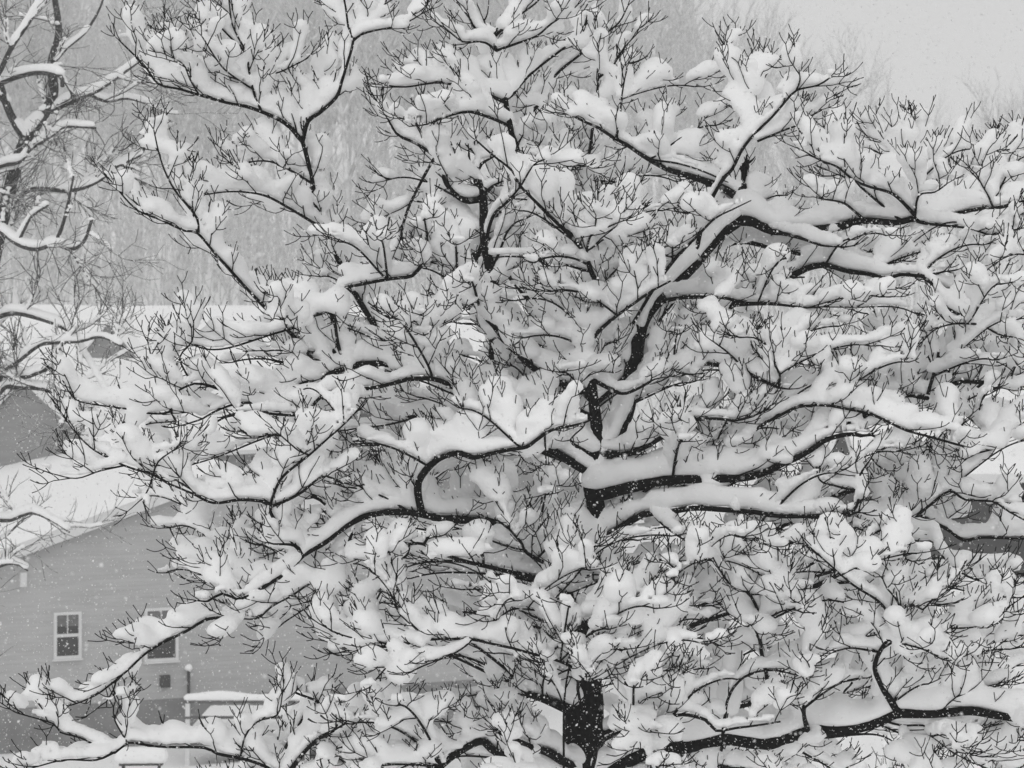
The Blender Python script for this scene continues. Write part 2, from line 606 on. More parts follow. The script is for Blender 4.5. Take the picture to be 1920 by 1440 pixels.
# dark house on the right bank
hC = empty('dark_house', (P(1640, 680, 56.0)[0], 56.0, 0))
tag(hC, 'dark sided house under a snowy eave behind the right branches', 'house')
zc = CAMZ + (HOR - 886) / FPX * 56
MB().prism([(0, 0, -1.0), (0, 0, zc), (0, 4.0, zc + 1.5), (0, 8.0, zc), (0, 8.0, -1.0)], (8.5, 0, 0)).build('wall', M['siding_dark'], hC)
vv = []; ff = []
for i in range(31):
    for u in np.linspace(0, 1, 16):
        x = -0.4 + 9.3 * i / 30; y = -0.45 + 4.45 * u
        vv.append((x, y, zc - 0.15 + 1.66 * u + 0.02 + 0.26 * min(1, u * 9) ** 0.5 + 0.04 * noise.noise((x, y, 1.7))))
for i in range(30):
    for j in range(15):
        ff.append((i * 16 + j, (i + 1) * 16 + j, (i + 1) * 16 + j + 1, i * 16 + j + 1))
obj('roof_snow', vv, ff, M['snow'], hC, True)
MB().prism([(-0.4, -0.45, zc - 0.2), (-0.4, 4.0, zc + 1.48), (-0.4, 4.0, zc + 1.5), (-0.4, -0.45, zc - 0.06)], (9.3, 0, 0)).build('roof_slope', M['trim'], hC)

# deck at the near house with snow on its rails
dk = empty('deck', (0, 0, 0))
tag(dk, 'wooden deck with snow laden rails beside the grey house', 'deck')
D0 = P(352, 680, 69.0); D1 = P(800, 680, 69.0)
zr = CAMZ - (1318 - HOR) / FPX * 69
xr0, xr1 = D0[0], D1[0]
gz = -5.2
MB().box(xr0, xr1, 69, 73.2, zr - 1.16, zr - 1.02).build('floor', M['deckwood'], dk)
npost = 5
for k in range(npost):
    x = xr0 + (xr1 - xr0) * k / (npost - 1)
    MB().box(x - 0.06, x + 0.06, 68.93, 69.05, gz - 0.4, zr - 0.003).build('post', M['trim'], dk)
for z in (zr, zr - 0.42, zr - 0.8):
    MB().box(xr0 - 0.1, xr1 + 0.1, 68.91, 69.07, z, z + 0.06).build('rail', M['deckwood'], dk)
sv, sf = snow_mesh([(x, 68.99, zr + 0.06, 0.16, 0.2 + 0.04 * math.sin(x * 3)) for x in np.arange(xr0, xr1, 0.07)], 0.035)
obj('rail_snow', sv, sf, M['snow'], dk, True)
sv, sf = snow_mesh([(x, y, zr - 1.02, 0.4, 0.42) for x in np.arange(xr0 + 0.3, xr1 - 0.2, 0.25) for y in np.arange(69.4, 73, 0.3)], 0.07)
obj('floor_snow', sv, sf, M['snow'], dk, True)

# bench under snow in front of the near house
bx = P(265, 680, 65.0)[0]
bz = float(ground_z(bx, 65.0))
bn = empty('bench', (bx, 65.0, bz), R(4))
tag(bn, 'low bench under a thick cushion of snow before the house', 'bench')
zt = CAMZ - (1430 - HOR) / FPX * 65 - bz
for k in range(3):
    MB().box(-0.55, 0.55, -0.2 + k * 0.14, -0.08 + k * 0.14, zt - 0.05, zt).build('slat', M['iron'], bn)
for sx in (-0.45, 0.45):
    for sy in (-0.15, 0.15):
        MB().box(sx - 0.03, sx + 0.03, sy - 0.03, sy + 0.03, -0.15, zt - 0.053).build('leg', M['iron'], bn)
sv, sf = snow_mesh([(x, y, zt, 0.24, 0.34) for x in np.arange(-0.5, 0.51, 0.1) for y in (-0.12, 0.0, 0.12)], 0.035)
obj('snow_cushion', sv, sf, M['snow'], bn, True)


# ------------------------------------------------------------------ the snow laden dogwood
DT = 16.0
CROWN = [(420, 650), (560, 570), (620, 450), (690, 330), (760, 250), (960, 280), (1100, 230), (1230, 180), (1340, 140), (1480, 190), (1560, 262), (1700, 265), (1830, 255), (1980, 280), (1980, 470), (1860, 560), (1980, 640), (1980, 850), (1730, 865), (1720, 1090), (1980, 1110), (1980, 1480), (540, 1480), (620, 1300), (650, 1190), (520, 1110), (320, 1090), (330, 990), (200, 920), (150, 870), (260, 800), (300, 720)]


def inside(poly, x, y):
    r = False
    for i in range(len(poly)):
        x0, y0 = poly[i]; x1, y1 = poly[i - 1]
        if (y0 > y) != (y1 > y) and x < (x1 - x0) * (y - y0) / (y1 - y0) + x0:
            r = not r
    return r


# id, parent (or None), depth at start (only without parent), depth at end, radius px start, end, points in photograph pixels
LIMBS = [
 ('trunk', None, 0.0, 0.0, 40, 9, [(1085,2560),(1088,2100),(1096,1700),(1098,1500),(1096,1340),(1102,1180),(1120,990),(1110,905),(1120,825),(1107,712),(1096,670)]),
 ('big', 'trunk', 0, 0.5, 17, 12, [(1112,900),(1158,808),(1176,762),(1188,680),(1207,595),(1253,540),(1300,495),(1347,440),(1392,402),(1390,346)]),
 ('bigr', 'big', 0, 0.1, 13, 3, [(1390,412),(1413,415),(1447,430),(1497,431),(1563,427),(1617,414),(1680,417),(1717,410),(1760,415),(1790,403),(1827,393),(1873,389),(1920,377),(1990,360)]),
 ('diag', 'trunk', 0, -0.7, 6, 2.2, [(1096,670),(1107,643),(1122,622),(1150,597),(1187,570),(1220,547),(1257,527)]),
 ('d2', 'big', 0, -0.4, 6, 2, [(1300,495),(1323,400),(1353,340),(1373,317),(1390,283),(1413,253),(1447,220),(1467,197),(1493,170),(1533,160),(1553,148)]),
 ('d2b', 'd2', 0, -0.4, 2.4, 1.5, [(1493,170),(1500,150),(1498,131)]),
 ('d3', 'd2', 0, 0.3, 3, 1.5, [(1400,270),(1403,210),(1393,173),(1373,133),(1358,83)]),
 ('d3b', 'd3', 0, 0.2, 2.3, 1.5, [(1402,200),(1417,170),(1433,147),(1445,125)]),
 ('d4', 'd2', 0, -0.2, 3, 1.5, [(1420,265),(1473,243),(1500,233),(1520,217),(1540,207),(1550,192)]),
 ('ctrl', 'big', 0, 0.3, 9, 3, [(1390,375),(1350,350),(1277,325),(1250,317),(1207,293),(1173,270),(1153,260),(1123,240),(1100,230),(1080,220)]),
 ('c8', 'ctrl', 0, 0.2, 3.4, 1.4, [(1155,258),(1163,223),(1165,187),(1175,127)]),
 ('fan1', 'bigr', 0, -0.5, 5, 1.6, [(1720,410),(1703,390),(1673,363),(1630,350),(1600,337),(1570,313),(1537,300),(1507,283)]),
 ('fan2', 'bigr', 0, 0.3, 4, 1.6, [(1690,414),(1657,387),(1613,350),(1590,325),(1560,330)]),
 ('fan3', 'bigr', 0, -0.2, 3.5, 1.6, [(1715,408),(1723,367),(1753,360),(1775,345)]),
 ('fan4', 'bigr', 0, -0.5, 4, 1.8, [(1620,412),(1603,397),(1580,380),(1540,373)]),
 ('fan5', 'bigr', 0, -0.4, 3, 1.6, [(1862,389),(1853,367),(1843,350),(1830,325)]),
 ('fan6', 'bigr', 0, 0.7, 4, 1.8, [(1850,392),(1880,343),(1890,300),(1900,262)]),
 ('fan7', 'bigr', 0, 0.9, 4, 1.8, [(1800,400),(1765,340),(1747,310),(1723,287),(1707,263)]),
 ('fan8', 'bigr', 0, 1.0, 4, 1.8, [(1740,412),(1700,340),(1673,303),(1640,283),(1607,273),(1593,260)]),
 ('fan9', 'bigr', 0, -0.4, 4, 1.8, [(1720,415),(1743,420),(1810,427),(1833,433),(1860,440),(1907,430)]),
 ('d16', 'bigr', 0, -0.3, 6, 2, [(1440,432),(1500,446),(1540,460),(1583,463)]),
 ('d16b', None, 0.6, 0.2, 5, 1.8, [(1470,470),(1520,480),(1580,485),(1630,493),(1677,493)]),
 ('d6', None, 0.4, -0.2, 8, 3.5, [(1450,530),(1493,513),(1513,503),(1547,497),(1587,508),(1630,514),(1660,522),(1687,515),(1727,517),(1757,513)]),
 ('d6b', 'd6', 0, -0.6, 5, 1.8, [(1727,517),(1753,537),(1777,577),(1807,593),(1840,608),(1873,627),(1905,633)]),
 ('d6c', 'd6b', 0, -0.4, 3, 1.5, [(1777,577),(1813,580),(1853,590),(1897,587)]),
 ('d6d', 'd6', 0, 0.0, 3, 1.5, [(1757,530),(1780,543),(1800,540),(1827,530),(1870,528)]),
 ('d6e', 'd6b', 0, -0.5, 3, 1.6, [(1840,608),(1790,607),(1753,618),(1730,640)]),
 ('d7', 'big', 0, -0.5, 6, 2.4, [(1240,566),(1280,558),(1353,558),(1393,567),(1440,568),(1480,573),(1513,577)]),
 ('d8', None, 0.0, -0.8, 7, 3.5, [(1240,690),(1280,683),(1313,681),(1360,687),(1397,694),(1423,710),(1460,727)]),
 ('d8b', 'd8', 0, -0.9, 3.4, 1.6, [(1460,727),(1462,703),(1447,673),(1437,647),(1413,633),(1387,633)]),
 ('d8c', 'd8', 0, -0.9, 3.2, 1.6, [(1397,693),(1367,663),(1337,640)]),
 ('d9', 'trunk', 0, -0.7, 8, 3, [(1120,850),(1180,850),(1245,818),(1280,797),(1300,788),(1340,785),(1380,788),(1413,780)]),
 ('d10', 'trunk', 0, -0.9, 15, 5, [(1110,930),(1250,900),(1400,895),(1470,868),(1510,850),(1543,828),(1570,818),(1597,814),(1615,817)]),
 ('d11', None, -0.6, -1.3, 4, 3, [(1440,790),(1470,775),(1497,763),(1547,760),(1590,767),(1633,777),(1663,790),(1700,807),(1747,820),(1807,837)]),
 ('d12', None, 0.2, -0.2, 7, 5, [(1660,760),(1710,744),(1740,747)]),
 ('d12b', 'd12', 0, -0.2, 5, 3, [(1740,740),(1743,727),(1753,693),(1760,660)]),
 ('d12c', 'd12b', 0, -0.2, 3, 2, [(1753,695),(1740,668)]),
 ('d12d', 'd12b', 0, -0.3, 3, 2, [(1755,690),(1785,668)]),
 ('d13', None, 0.3, 0.0, 7, 3, [(1740,735),(1787,720),(1813,715),(1843,717),(1870,713),(1910,707),(1960,700)]),
 ('d13b', 'd13', 0, 0.0, 4, 2.5, [(1843,718),(1828,730),(1813,743)]),
 ('d14', 'd13', 0, -0.9, 4, 2, [(1760,745),(1740,765),(1760,760),(1783,760),(1813,777),(1833,797),(1853,813),(1897,813),(1915,795)]),
 ('d15', 'd14', 0, -0.8, 3, 2, [(1897,813),(1880,835),(1843,847),(1830,850)]),
 ('d17', 'trunk', 0, -1.0, 9, 4.5, [(1118,1015),(1153,997),(1173,983),(1207,965),(1247,961),(1300,953),(1347,955),(1413,960),(1453,967),(1513,968),(1597,963)]),
 ('d17b', 'd17', 0, -1.0, 4, 2, [(1597,963),(1607,947),(1613,910),(1613,890),(1633,860)]),
 ('d17c', 'd17b', 0, -0.7, 3, 1.8, [(1610,922),(1563,910),(1537,900),(1528,863)]),
 ('d18', None, -0.5, -0.9, 3.5, 2, [(1740,950),(1780,921),(1810,937),(1860,940),(1893,960),(1940,985)]),
 ('e1', 'trunk', 0, -0.5, 6, 3, [(1112,712),(1140,727),(1167,738),(1193,730),(1220,715)]),
 ('e3', 'trunk', 0, -1.1, 13, 3, [(1120,1040),(1010,1000),(950,985),(860,973),(827,972),(790,965),(757,960),(707,963),(673,973),(640,993),(610,1017),(567,1043),(547,1067),(507,1093),(467,1117),(443,1123),(417,1113),(390,1127)]),
 ('e2', 'e3', 0, -1.5, 9.5, 2, [(792,965),(787,945),(783,915),(790,893),(813,867),(840,853),(867,850),(887,858),(923,850),(957,843),(987,838),(1003,827),(1033,807),(1073,798),(1107,787),(1123,763),(1157,738)]),
 ('e3s', 'e3', 0, -1.0, 6, 2.5, [(567,1043),(553,1023),(513,1020)]),
 ('e3b', 'e3', 0, -1.0, 3.5, 1.6, [(660,1000),(630,1073),(583,1093),(547,1117),(510,1137),(480,1160),(430,1157)]),
 ('e3c', 'e3b', 0, -0.7, 2.6, 1.5, [(625,1075),(603,1113),(573,1140),(533,1167),(510,1187)]),
 ('e4', 'trunk', 0, -0.9, 8, 4, [(1100,1120),(1017,1088),(987,1080),(917,1063),(870,1052),(827,1037),(793,1020),(767,1020)]),
 ('e4b', 'e4', 0, -0.9, 4, 1.6, [(767,1020),(763,1040),(737,1060),(723,1090),(707,1123),(690,1147),(650,1165)]),
 ('e4c', 'e4', 0, -0.6, 4, 2, [(795,1020),(813,990),(830,975)]),
 ('e5', 'trunk', 0, -0.8, 7, 3, [(1100,1090),(997,1043),(977,1017),(955,992)]),
 ('e6', None, -1.2, -1.3, 3.6, 1.6, [(960,1215),(873,1198),(807,1197),(773,1173),(747,1147),(737,1110)]),
 ('e6b', 'e6', 0, -1.3, 2.4, 1.5, [(807,1197),(773,1205),(707,1205),(640,1190),(600,1170)]),
 ('e7', 'trunk', 0, -1.3, 5, 2, [(1098,1180),(1067,1110),(1040,1123),(1013,1143),(963,1142),(930,1163)]),
 ('e8', 'trunk', 0, -0.9, 12, 7, [(1098,1470),(1000,1440),(930,1410),(903,1390),(860,1410),(827,1437)]),
 ('e8b', 'trunk', 0, -0.7, 12, 7, [(1095,1450),(1050,1423),(1027,1410),(1000,1403),(970,1390)]),
 ('e8c', 'trunk', 0, -0.4, 12, 6, [(1095,1335),(1060,1325),(1033,1313),(997,1303)]),
 ('e9', None, -0.9, -1.0, 3.5, 2.5, [(1057,1460),(1057,1410),(1057,1343),(1060,1293),(1067,1253)]),
 ('e9b', 'e9', 0, -1.1, 2.5, 1.6, [(1067,1255),(1045,1265),(1027,1283)]),
 ('e9c', 'e9', 0, -1.1, 2.5, 1.6, [(1067,1255),(1085,1265),(1100,1280)]),
 ('f1', 'trunk', 0, -1.3, 18, 8, [(1098,1480),(1200,1415),(1293,1398),(1330,1391),(1363,1384),(1407,1391),(1440,1394),(1480,1383),(1527,1366),(1567,1370),(1613,1364),(1647,1353),(1680,1338),(1713,1337),(1763,1337),(1820,1333),(1863,1340),(1920,1348),(1990,1354)]),
 ('f2', 'f1', 0, -1.4, 9, 3, [(1685,1335),(1663,1303),(1650,1280),(1640,1253),(1647,1227),(1663,1200),(1677,1173),(1690,1143)]),
 ('f2a', 'f2', 0, -1.5, 3, 1.6, [(1690,1143),(1678,1120),(1663,1103),(1655,1085)]),
 ('f2b', 'f2', 0, -1.7, 3, 1.6, [(1690,1143),(1710,1133),(1730,1143),(1743,1130),(1773,1110)]),
 ('f2c', 'f2', 0, -1.9, 3.5, 1.5, [(1677,1170),(1650,1130),(1600,1097),(1557,1060),(1513,1020),(1497,997)]),
 ('f2d', 'f2', 0, -1.6, 3.5, 1.5, [(1677,1173),(1723,1172),(1780,1178),(1840,1173),(1873,1150),(1913,1123)]),
 ('f2e', 'f2', 0, -1.9, 3, 1.5, [(1663,1200),(1730,1217),(1773,1238),(1810,1230)]),
 ('f2f', 'f2', 0, -1.3, 3.5, 2, [(1645,1222),(1597,1215),(1570,1220)]),
 ('f3', None, -1.0, -1.4, 5, 1.6, [(1425,1200),(1423,1153),(1413,1127),(1400,1110),(1367,1093),(1343,1057),(1330,1030)]),
 ('f3b', 'f3', 0, -1.5, 2.5, 1.5, [(1405,1115),(1447,1113),(1493,1107)]),
 ('f3c', 'f3', 0, -1.3, 2.5, 1.5, [(1412,1110),(1420,1083),(1457,1077)]),
 ('f4', None, -0.9, -1.1, 4, 2, [(1360,1340),(1363,1317),(1377,1287),(1407,1263),(1453,1257),(1490,1265)]),
 ('f5', None, -1.3, -1.7, 5, 2.5, [(1240,1350),(1280,1340),(1323,1350),(1343,1370),(1380,1365),(1420,1360),(1463,1353)]),
 ('f6', 'f1', 0, -1.2, 7, 5, [(1515,1372),(1508,1345),(1507,1325)]),
 ('f8', None, -0.3, -0.9, 5, 2, [(1650,1025),(1667,1010),(1710,1003),(1753,1005),(1760,1033),(1783,1057),(1813,1080),(1860,1097)]),
 ('f9', None, 0.0, -0.5, 5, 2, [(1740,975),(1777,993),(1807,1013),(1840,1008),(1920,1010),(1960,1008)]),
 ('f10', 'f1', 0, -1.0, 3, 1.5, [(1660,1352),(1690,1360),(1730,1360),(1760,1368),(1820,1369),(1862,1361)]),
 ('f11', 'f1', 0, -0.9, 3, 1.5, [(1650,1358),(1680,1372),(1710,1380),(1745,1380),(1780,1372),(1800,1369)]),
 # top left leader
 ('a1', None, 1.0, 0.6, 7, 5, [(720,640),(660,540),(622,460),(600,405),(592,383),(585,337),(575,293),(567,265)]),
 ('a1l', 'a1', 0, 0.2, 5.5, 1.8, [(567,265),(533,230),(473,203),(423,192),(373,178),(337,167),(297,157),(270,122),(228,80)]),
 ('a1r', 'a1', 0, 0.5, 5.5, 2, [(567,265),(578,227),(597,213),(630,183),(640,155),(650,123),(662,77),(653,50),(648,13),(640,-25)]),
 ('a1r2', 'a1r', 0, 0.4, 3, 1.5, [(662,77),(677,65),(703,57),(740,50),(767,40),(787,28)]),
 ('a1r3', 'a1r', 0, 0.6, 2.8, 1.5, [(662,75),(695,27),(737,-2)]),
 ('a1m', 'a1l', 0, 0.3, 3.6, 1.6, [(490,208),(478,180),(467,133),(462,100),(437,50),(430,7),(427,-25)]),
 ('a1m2', 'a1m', 0, 0.3, 2.6, 1.5, [(462,100),(413,50),(398,27),(370,0),(350,-15)]),
 ('a1m3', 'a1m', 0, 0.0, 2.4, 1.5, [(475,168),(433,140),(410,117),(378,67)]),
 ('a1n', 'a1l', 0, 0.0, 2.4, 1.5, [(373,178),(357,150),(343,120),(310,102)]),
 ('a1o', 'a1l', 0, 0.5, 2.4, 1.5, [(420,192),(403,163),(398,140),(353,103),(345,75)]),
 ('a1p', 'a1m', 0, 0.5, 2.4, 1.5, [(477,168),(503,143),(530,133),(570,113)]),
 ('a1q', 'a1r', 0, 0.8, 2.6, 1.5, [(576,228),(573,203),(587,167),(560,150),(540,135)]),
 ('b3', 'a1', 0, -0.2, 4, 1.6, [(610,430),(587,417),(547,393),(500,368),(457,360),(420,360),(377,365),(345,358)]),
 ('b4', 'a1', 0, 0.3, 3.4, 1.6, [(587,345),(540,317),(507,303),(473,303),(443,312),(420,295)]),
 ('b1', None, 0.4, -0.5, 5, 1.8, [(560,640),(500,580),(457,535),(423,497),(407,480),(370,437),(347,433),(303,413),(260,395),(233,370),(213,343)]),
 ('b2', 'b1', 0, -0.3, 3.2, 1.5, [(372,437),(370,410),(353,387),(328,357),(310,323),(298,287),(288,242)]),
 # centre top
 ('c5', None, 0.4, 0.5, 14, 8, [(930,640),(925,540),(911,460),(908,427),(907,393),(905,367),(898,343),(892,323)]),
 ('c5t', 'c5', 0, 0.6, 6, 2, [(893,325),(903,307),(927,293)]),
 ('c5u', 'c5', 0, 0.8, 5, 2, [(893,320),(897,297),(880,277),(867,263),(850,250)]),
 ('c5r', 'c5', 0, 0.3, 6, 3, [(905,368),(923,350),(934,344)]),
 ('c5l', 'c5', 0, 0.2, 7.5, 2, [(905,372),(880,377),(860,370),(843,353),(832,333),(832,313),(815,293),(787,273),(767,263),(743,250),(718,205)]),
 ('c5m', 'c5l', 0, 0.5, 3.4, 3.4, [(815,295),(797,327),(770,380),(757,417),(750,458)]),
 ('c1', None, 0.7, 0.6, 9, 5, [(930,420),(975,330),(966,270),(960,253),(953,217),(948,190),(942,160),(935,130),(930,97),(925,72)]),
 ('c1l', 'c1', 0, 0.5, 4, 1.6, [(925,72),(893,57),(880,33),(860,7),(850,-20)]),
 ('c1r', 'c1', 0, 0.6, 4, 1.6, [(925,72),(953,43),(993,15),(1010,0),(1025,-20)]),
 ('c1a', 'c1', 0, 0.3, 3.6, 1.6, [(930,95),(973,80),(1007,67),(1033,45),(1067,23),(1082,10)]),
 ('c1e', 'c1', 0, 0.2, 3.2, 1.6, [(930,95),(910,80),(883,78),(867,78),(847,63),(832,50)]),
 ('c1b', 'c1', 0, 0.1, 5, 1.8, [(948,192),(913,177),(887,167),(857,160),(825,155),(800,157),(760,163),(723,160)]),
 ('c1b2', 'c1b', 0, 0.3, 2.6, 1.5, [(825,155),(800,147),(787,143),(768,130)]),
 ('c1c', 'c1', 0, -0.1, 4.4, 1.6, [(952,235),(923,222),(883,210),(857,213),(827,223),(800,233),(767,237)]),
 ('c1d', 'c1', 0, 0.9, 4.4, 1.6, [(948,187),(960,178),(990,143),(1027,113),(1057,90),(1087,63),(1107,37)]),
 ('c2', None, 1.0, 0.8, 6, 1.8, [(960,300),(987,223),(1007,200),(1018,180),(1028,157),(1053,130),(1087,103),(1107,87),(1130,67),(1160,43),(1176,14)]),
 ('c3', 'c2', 0, 0.4, 3.6, 1.8, [(1016,190),(1020,217),(1023,243),(1040,277),(1060,300),(1087,310)]),
 ('c4', None, 0.6, 0.6, 4, 2, [(1110,250),(1118,187),(1122,147),(1125,110),(1125,77)]),
 ('c4b', 'c4', 0, 0.5, 2.6, 1.5, [(1122,147),(1150,122),(1170,90),(1192,66)]),
 ('c7', None, -0.3, -1.0, 6, 1.8, [(1105,500),(1098,477),(1070,443),(1033,407),(1003,377),(977,350),(960,320),(923,290),(893,263)]),
 ('c7b', 'c7', 0, -1.0, 2.6, 1.5, [(977,348),(1000,310),(1017,300),(1030,292)]),
 ('c7c', 'c7', 0, -0.8, 3.5, 1.5, [(1099,478),(1107,443),(1130,430),(1160,417)]),
 ('c6', 'c5', 0, 0.1, 5, 2.4, [(912,455),(918,423),(930,397),(953,377),(973,353)]),
 ('c6b', 'c5', 0, 0.2, 4, 2, [(925,500),(940,463),(950,437),(967,417),(987,410)]),
 ('c9', None, -0.2, -0.9, 4, 1.6, [(1270,480),(1310,440),(1340,410),(1375,392),(1408,376)]),
 # left middle
 ('g1', 'trunk', 0, -0.6, 9, 2, [(1108,740),(1000,690),(880,560),(807,493),(773,517),(737,522),(683,532),(637,545),(613,583),(590,592),(563,610),(500,630),(430,652),(390,655),(363,647)]),
 ('g1v', 'g1', 0, -0.3, 4.5, 4, [(617,583),(627,602),(633,640),(640,668)]),
 ('g2', 'trunk', 0, -0.3, 13, 5, [(1112,860),(1000,790),(860,710),(733,684),(673,681),(640,668),(617,657),(595,662)]),
 ('g9', 'g4', 0, -0.7, 3, 1.8, [(360,718),(353,707),(337,670),(360,640),(363,603)]),
 ('g3', 'trunk', 0, -0.9, 10, 2.5, [(1112,890),(960,800),(840,720),(778,710),(740,718),(700,727),(640,733),(603,743),(563,777),(477,774),(420,783),(395,800)]),
 ('g4', 'g2', 0, -0.7, 7, 2, [(680,682),(620,700),(563,722),(527,740),(493,753),(443,757),(400,773),(380,785),(350,795)]),
 ('g5', 'g4', 0, -0.8, 4.5, 2, [(440,740),(380,720),(353,723),(320,740),(300,748)]),
 ('g6', 'g5', 0, -1.0, 3.5, 1.5, [(330,745),(318,772),(280,775),(240,767),(187,760),(150,753),(133,740),(117,712)]),
 ('g8', 'e3', 0, -1.3, 5, 1.6, [(560,1030),(515,975),(507,950),(520,910),(537,887),(580,853),(617,820),(637,803),(665,775),(687,747)]),
 ('g8l', 'g8', 0, -1.2, 5, 2.5, [(507,945),(493,940),(450,937),(400,943),(360,925),(317,907)]),
 ('g7', 'g8l', 0, -1.3, 3.4, 1.5, [(317,907),(287,890),(260,882),(233,873),(200,857),(167,837),(135,803)]),
 ('g7b', 'g7', 0, -1.4, 2.6, 1.4, [(232,873),(187,883),(143,897),(97,888)]),
 ('g7c', 'g7', 0, -1.3, 3, 1.5, [(287,890),(280,913),(270,932)]),
 ('g7d', 'g7', 0, -1.3, 2.4, 1.5, [(287,890),(297,865),(327,843)]),
 ('g8r', 'g8', 0, -1.0, 4, 2.4, [(507,950),(540,937),(570,920),(593,900),(613,893),(640,905)]),
 ('g8t', 'g8', 0, -1.3, 2.4, 1.5, [(580,853),(560,845),(527,817)]),
 ('g10', 'g4', 0, -0.6, 2.6, 1.5, [(330,790),(292,715),(290,690),(283,667),(277,640)]),
 # lower left
 ('h1', 'e3b', 0, -1.3, 4, 1.6, [(450,1160),(393,1160),(350,1183),(300,1208),(267,1230),(247,1250),(220,1273),(180,1303),(133,1322),(100,1323),(92,1305)]),
 ('h1b', 'h1', 0, -1.3, 2.4, 1.6, [(218,1275),(213,1293),(200,1315)]),
 ('h3', None, -0.8, -1.4, 5, 1.8, [(560,1470),(480,1430),(407,1413),(383,1402),(300,1400),(240,1393),(215,1412),(180,1398),(150,1383),(113,1373),(100,1357),(33,1337)]),
 ('h3b', 'h3', 0, -1.5, 3, 1.6, [(215,1410),(180,1425),(120,1425),(60,1440)]),
 ('h3c', 'h3', 0, -1.2, 2.4, 1.6, [(240,1395),(215,1350),(213,1325)]),
 ('h4', None, -0.6, -1.0, 5, 3, [(520,1430),(550,1377),(563,1357),(577,1330),(597,1317),(557,1300)]),
 ('h5', None, -0.9, -1.2, 6, 4, [(540,1450),(563,1420),(577,1403),(600,1383),(625,1370)]),
 ('h6', 'h3', 0, -1.2, 3, 1.6, [(450,1425),(460,1380),(483,1353),(520,1340),(530,1300)]),
]
BARE = {'d12b', 'd12c', 'd12d', 'c5m', 'd2b', 'f6', 'g1v', 'd13b'}

# ---- resolve depths and world paths of the traced limbs
lim = {}
by_id = {l[0]: l for l in LIMBS}


def resolve(l):
    nid, par, d0, d1, r0, r1, pts = l
    if nid in lim:
        return
    if par is not None:
        if par not in lim:
            resolve(by_id[par])
        pp = lim[par]['px']
        k = int(np.argmin((pp[:, 0] - pts[0][0]) ** 2 + (pp[:, 1] - pts[0][1]) ** 2))
        d0 = pp[k, 2]
    seg = np.array(pts, float)
    s = np.concatenate([[0], np.cumsum(np.linalg.norm(np.diff(seg, axis=0), axis=1))])
    s /= s[-1]
    dd = d0 + (d1 - d0) * s
    rr = r0 + (r1 - r0) * s ** 0.8
    if nid == 'trunk':
        rr = np.array([52, 46, 42, 39, 36, 25, 18, 16, 12, 10, 9.0])
    else:
        rr = rr * np.interp(rr, [0, 5, 8, 11], [0.8, 0.8, 0.88, 1.0])
    px = np.column_stack([seg, dd, rr])
    w = np.array([np.append(P(x, y, DT + d), r * (DT + d) / FPX) for x, y, d, r in px])
    path = resample(w, 0.04)
    # dense pixel path for children
    q = np.column_stack([960 + FPX * path[:, 0] / path[:, 1], HOR + FPX * (CAMZ - path[:, 2]) / path[:, 1], path[:, 1] - DT])
    lim[nid] = dict(px=q, path=path[:, :3], rad=np.abs(path[:, 3]), n0=0, par=par)


for l in LIMBS:
    resolve(l)
TR = lim['trunk']


def trunk_at(py):
    k = int(np.argmin(np.abs(TR['px'][:, 1] - py)))
    return TR['path'][k], TR['rad'][k]


# limbs whose root is hidden in the photograph: run them back to the stem, behind the snow
for nid, L in lim.items():
    if L['par'] is None and nid != 'trunk':
        p0 = L['path'][0]
        px0 = L['px'][0]
        dist = abs(px0[0] - 1105)
        a, ra = trunk_at(min(1560, max(px0[1] + 110 + 0.25 * dist, 760)))
        tan = L['path'][0] - L['path'][min(4, len(L['path']) - 1)]
        tan /= np.linalg.norm(tan) + 1e-9
        mid = p0 + tan * 0.25 * np.linalg.norm(a - p0) + np.array([0, 0.12, -0.05])
        con = resample(np.array([a, (a * 0.55 + mid * 0.45) + np.array([0, 0.1, 0.04]), mid, p0]), 0.05)[:-1]
        r_ = np.linspace(min(ra * 0.6, L['rad'][0] * 1.1, 0.02), L['rad'][0], len(con))
        L['n0'] = len(con)
        L['path'] = np.vstack([con, L['path']])
        L['rad'] = np.concatenate([r_, L['rad']])

HIDDEN = dict(g1=4, g2=3, g3=3, e3=3, d9=3, d10=3, d8=1, d17=1, e4=1, e5=1, e8=3, e8b=1, a1=4, b1=2, c5=2, c1=3, c2=1, c4=1, f1=2, d2=2, fan6=1, fan7=1, fan8=1, d16b=1, d6=1, d12=1, d13=1, d18=1, f3=1, h3=2, h4=1, h5=1, g8=1, g10=1, b3=1, f8=1, e6=1, c6b=1, c9=1)
# ---- keep the dark limbs of the photograph free of drifts lying in front of them
PROT = np.full((480, 370), -99.0)
for nid, L in lim.items():
    big = [l for l in LIMBS if l[0] == nid][0]
    if big[4] < 2.6:
        continue
    n0 = L['n0']
    skip = 0
    if nid in HIDDEN:
        hx, hy = big[6][HIDDEN[nid]]
        skip = int(np.argmin((L['px'][:, 0] - hx) ** 2 + (L['px'][:, 1] - hy) ** 2))
    L['skip'] = skip
    for k, (x, y, d) in enumerate(L['px']):
        if k < skip:
            continue
        rpx = L['rad'][n0 + k] * FPX / (DT + d)
        if rpx < 1.6 or nid == 'trunk' and (1000 < y < 1312 or y < 700):
            continue
        c = max(0, int(rpx / 4))
        i, j = int(x / 4), int(y / 4)
        band = {'d17': 11, 'e3': 9, 'bigr': 10, 'd10': 8, 'f1': 5, 'e2': 5}.get(nid, 0)
        for di in range(-c, c + 1):
            for dj in range(-c - band, c + 1):
                if 0 <= i + di < 480 and 0 <= j + dj < 370:
                    PROT[i + di, j + dj] = max(PROT[i + di, j + dj], d)


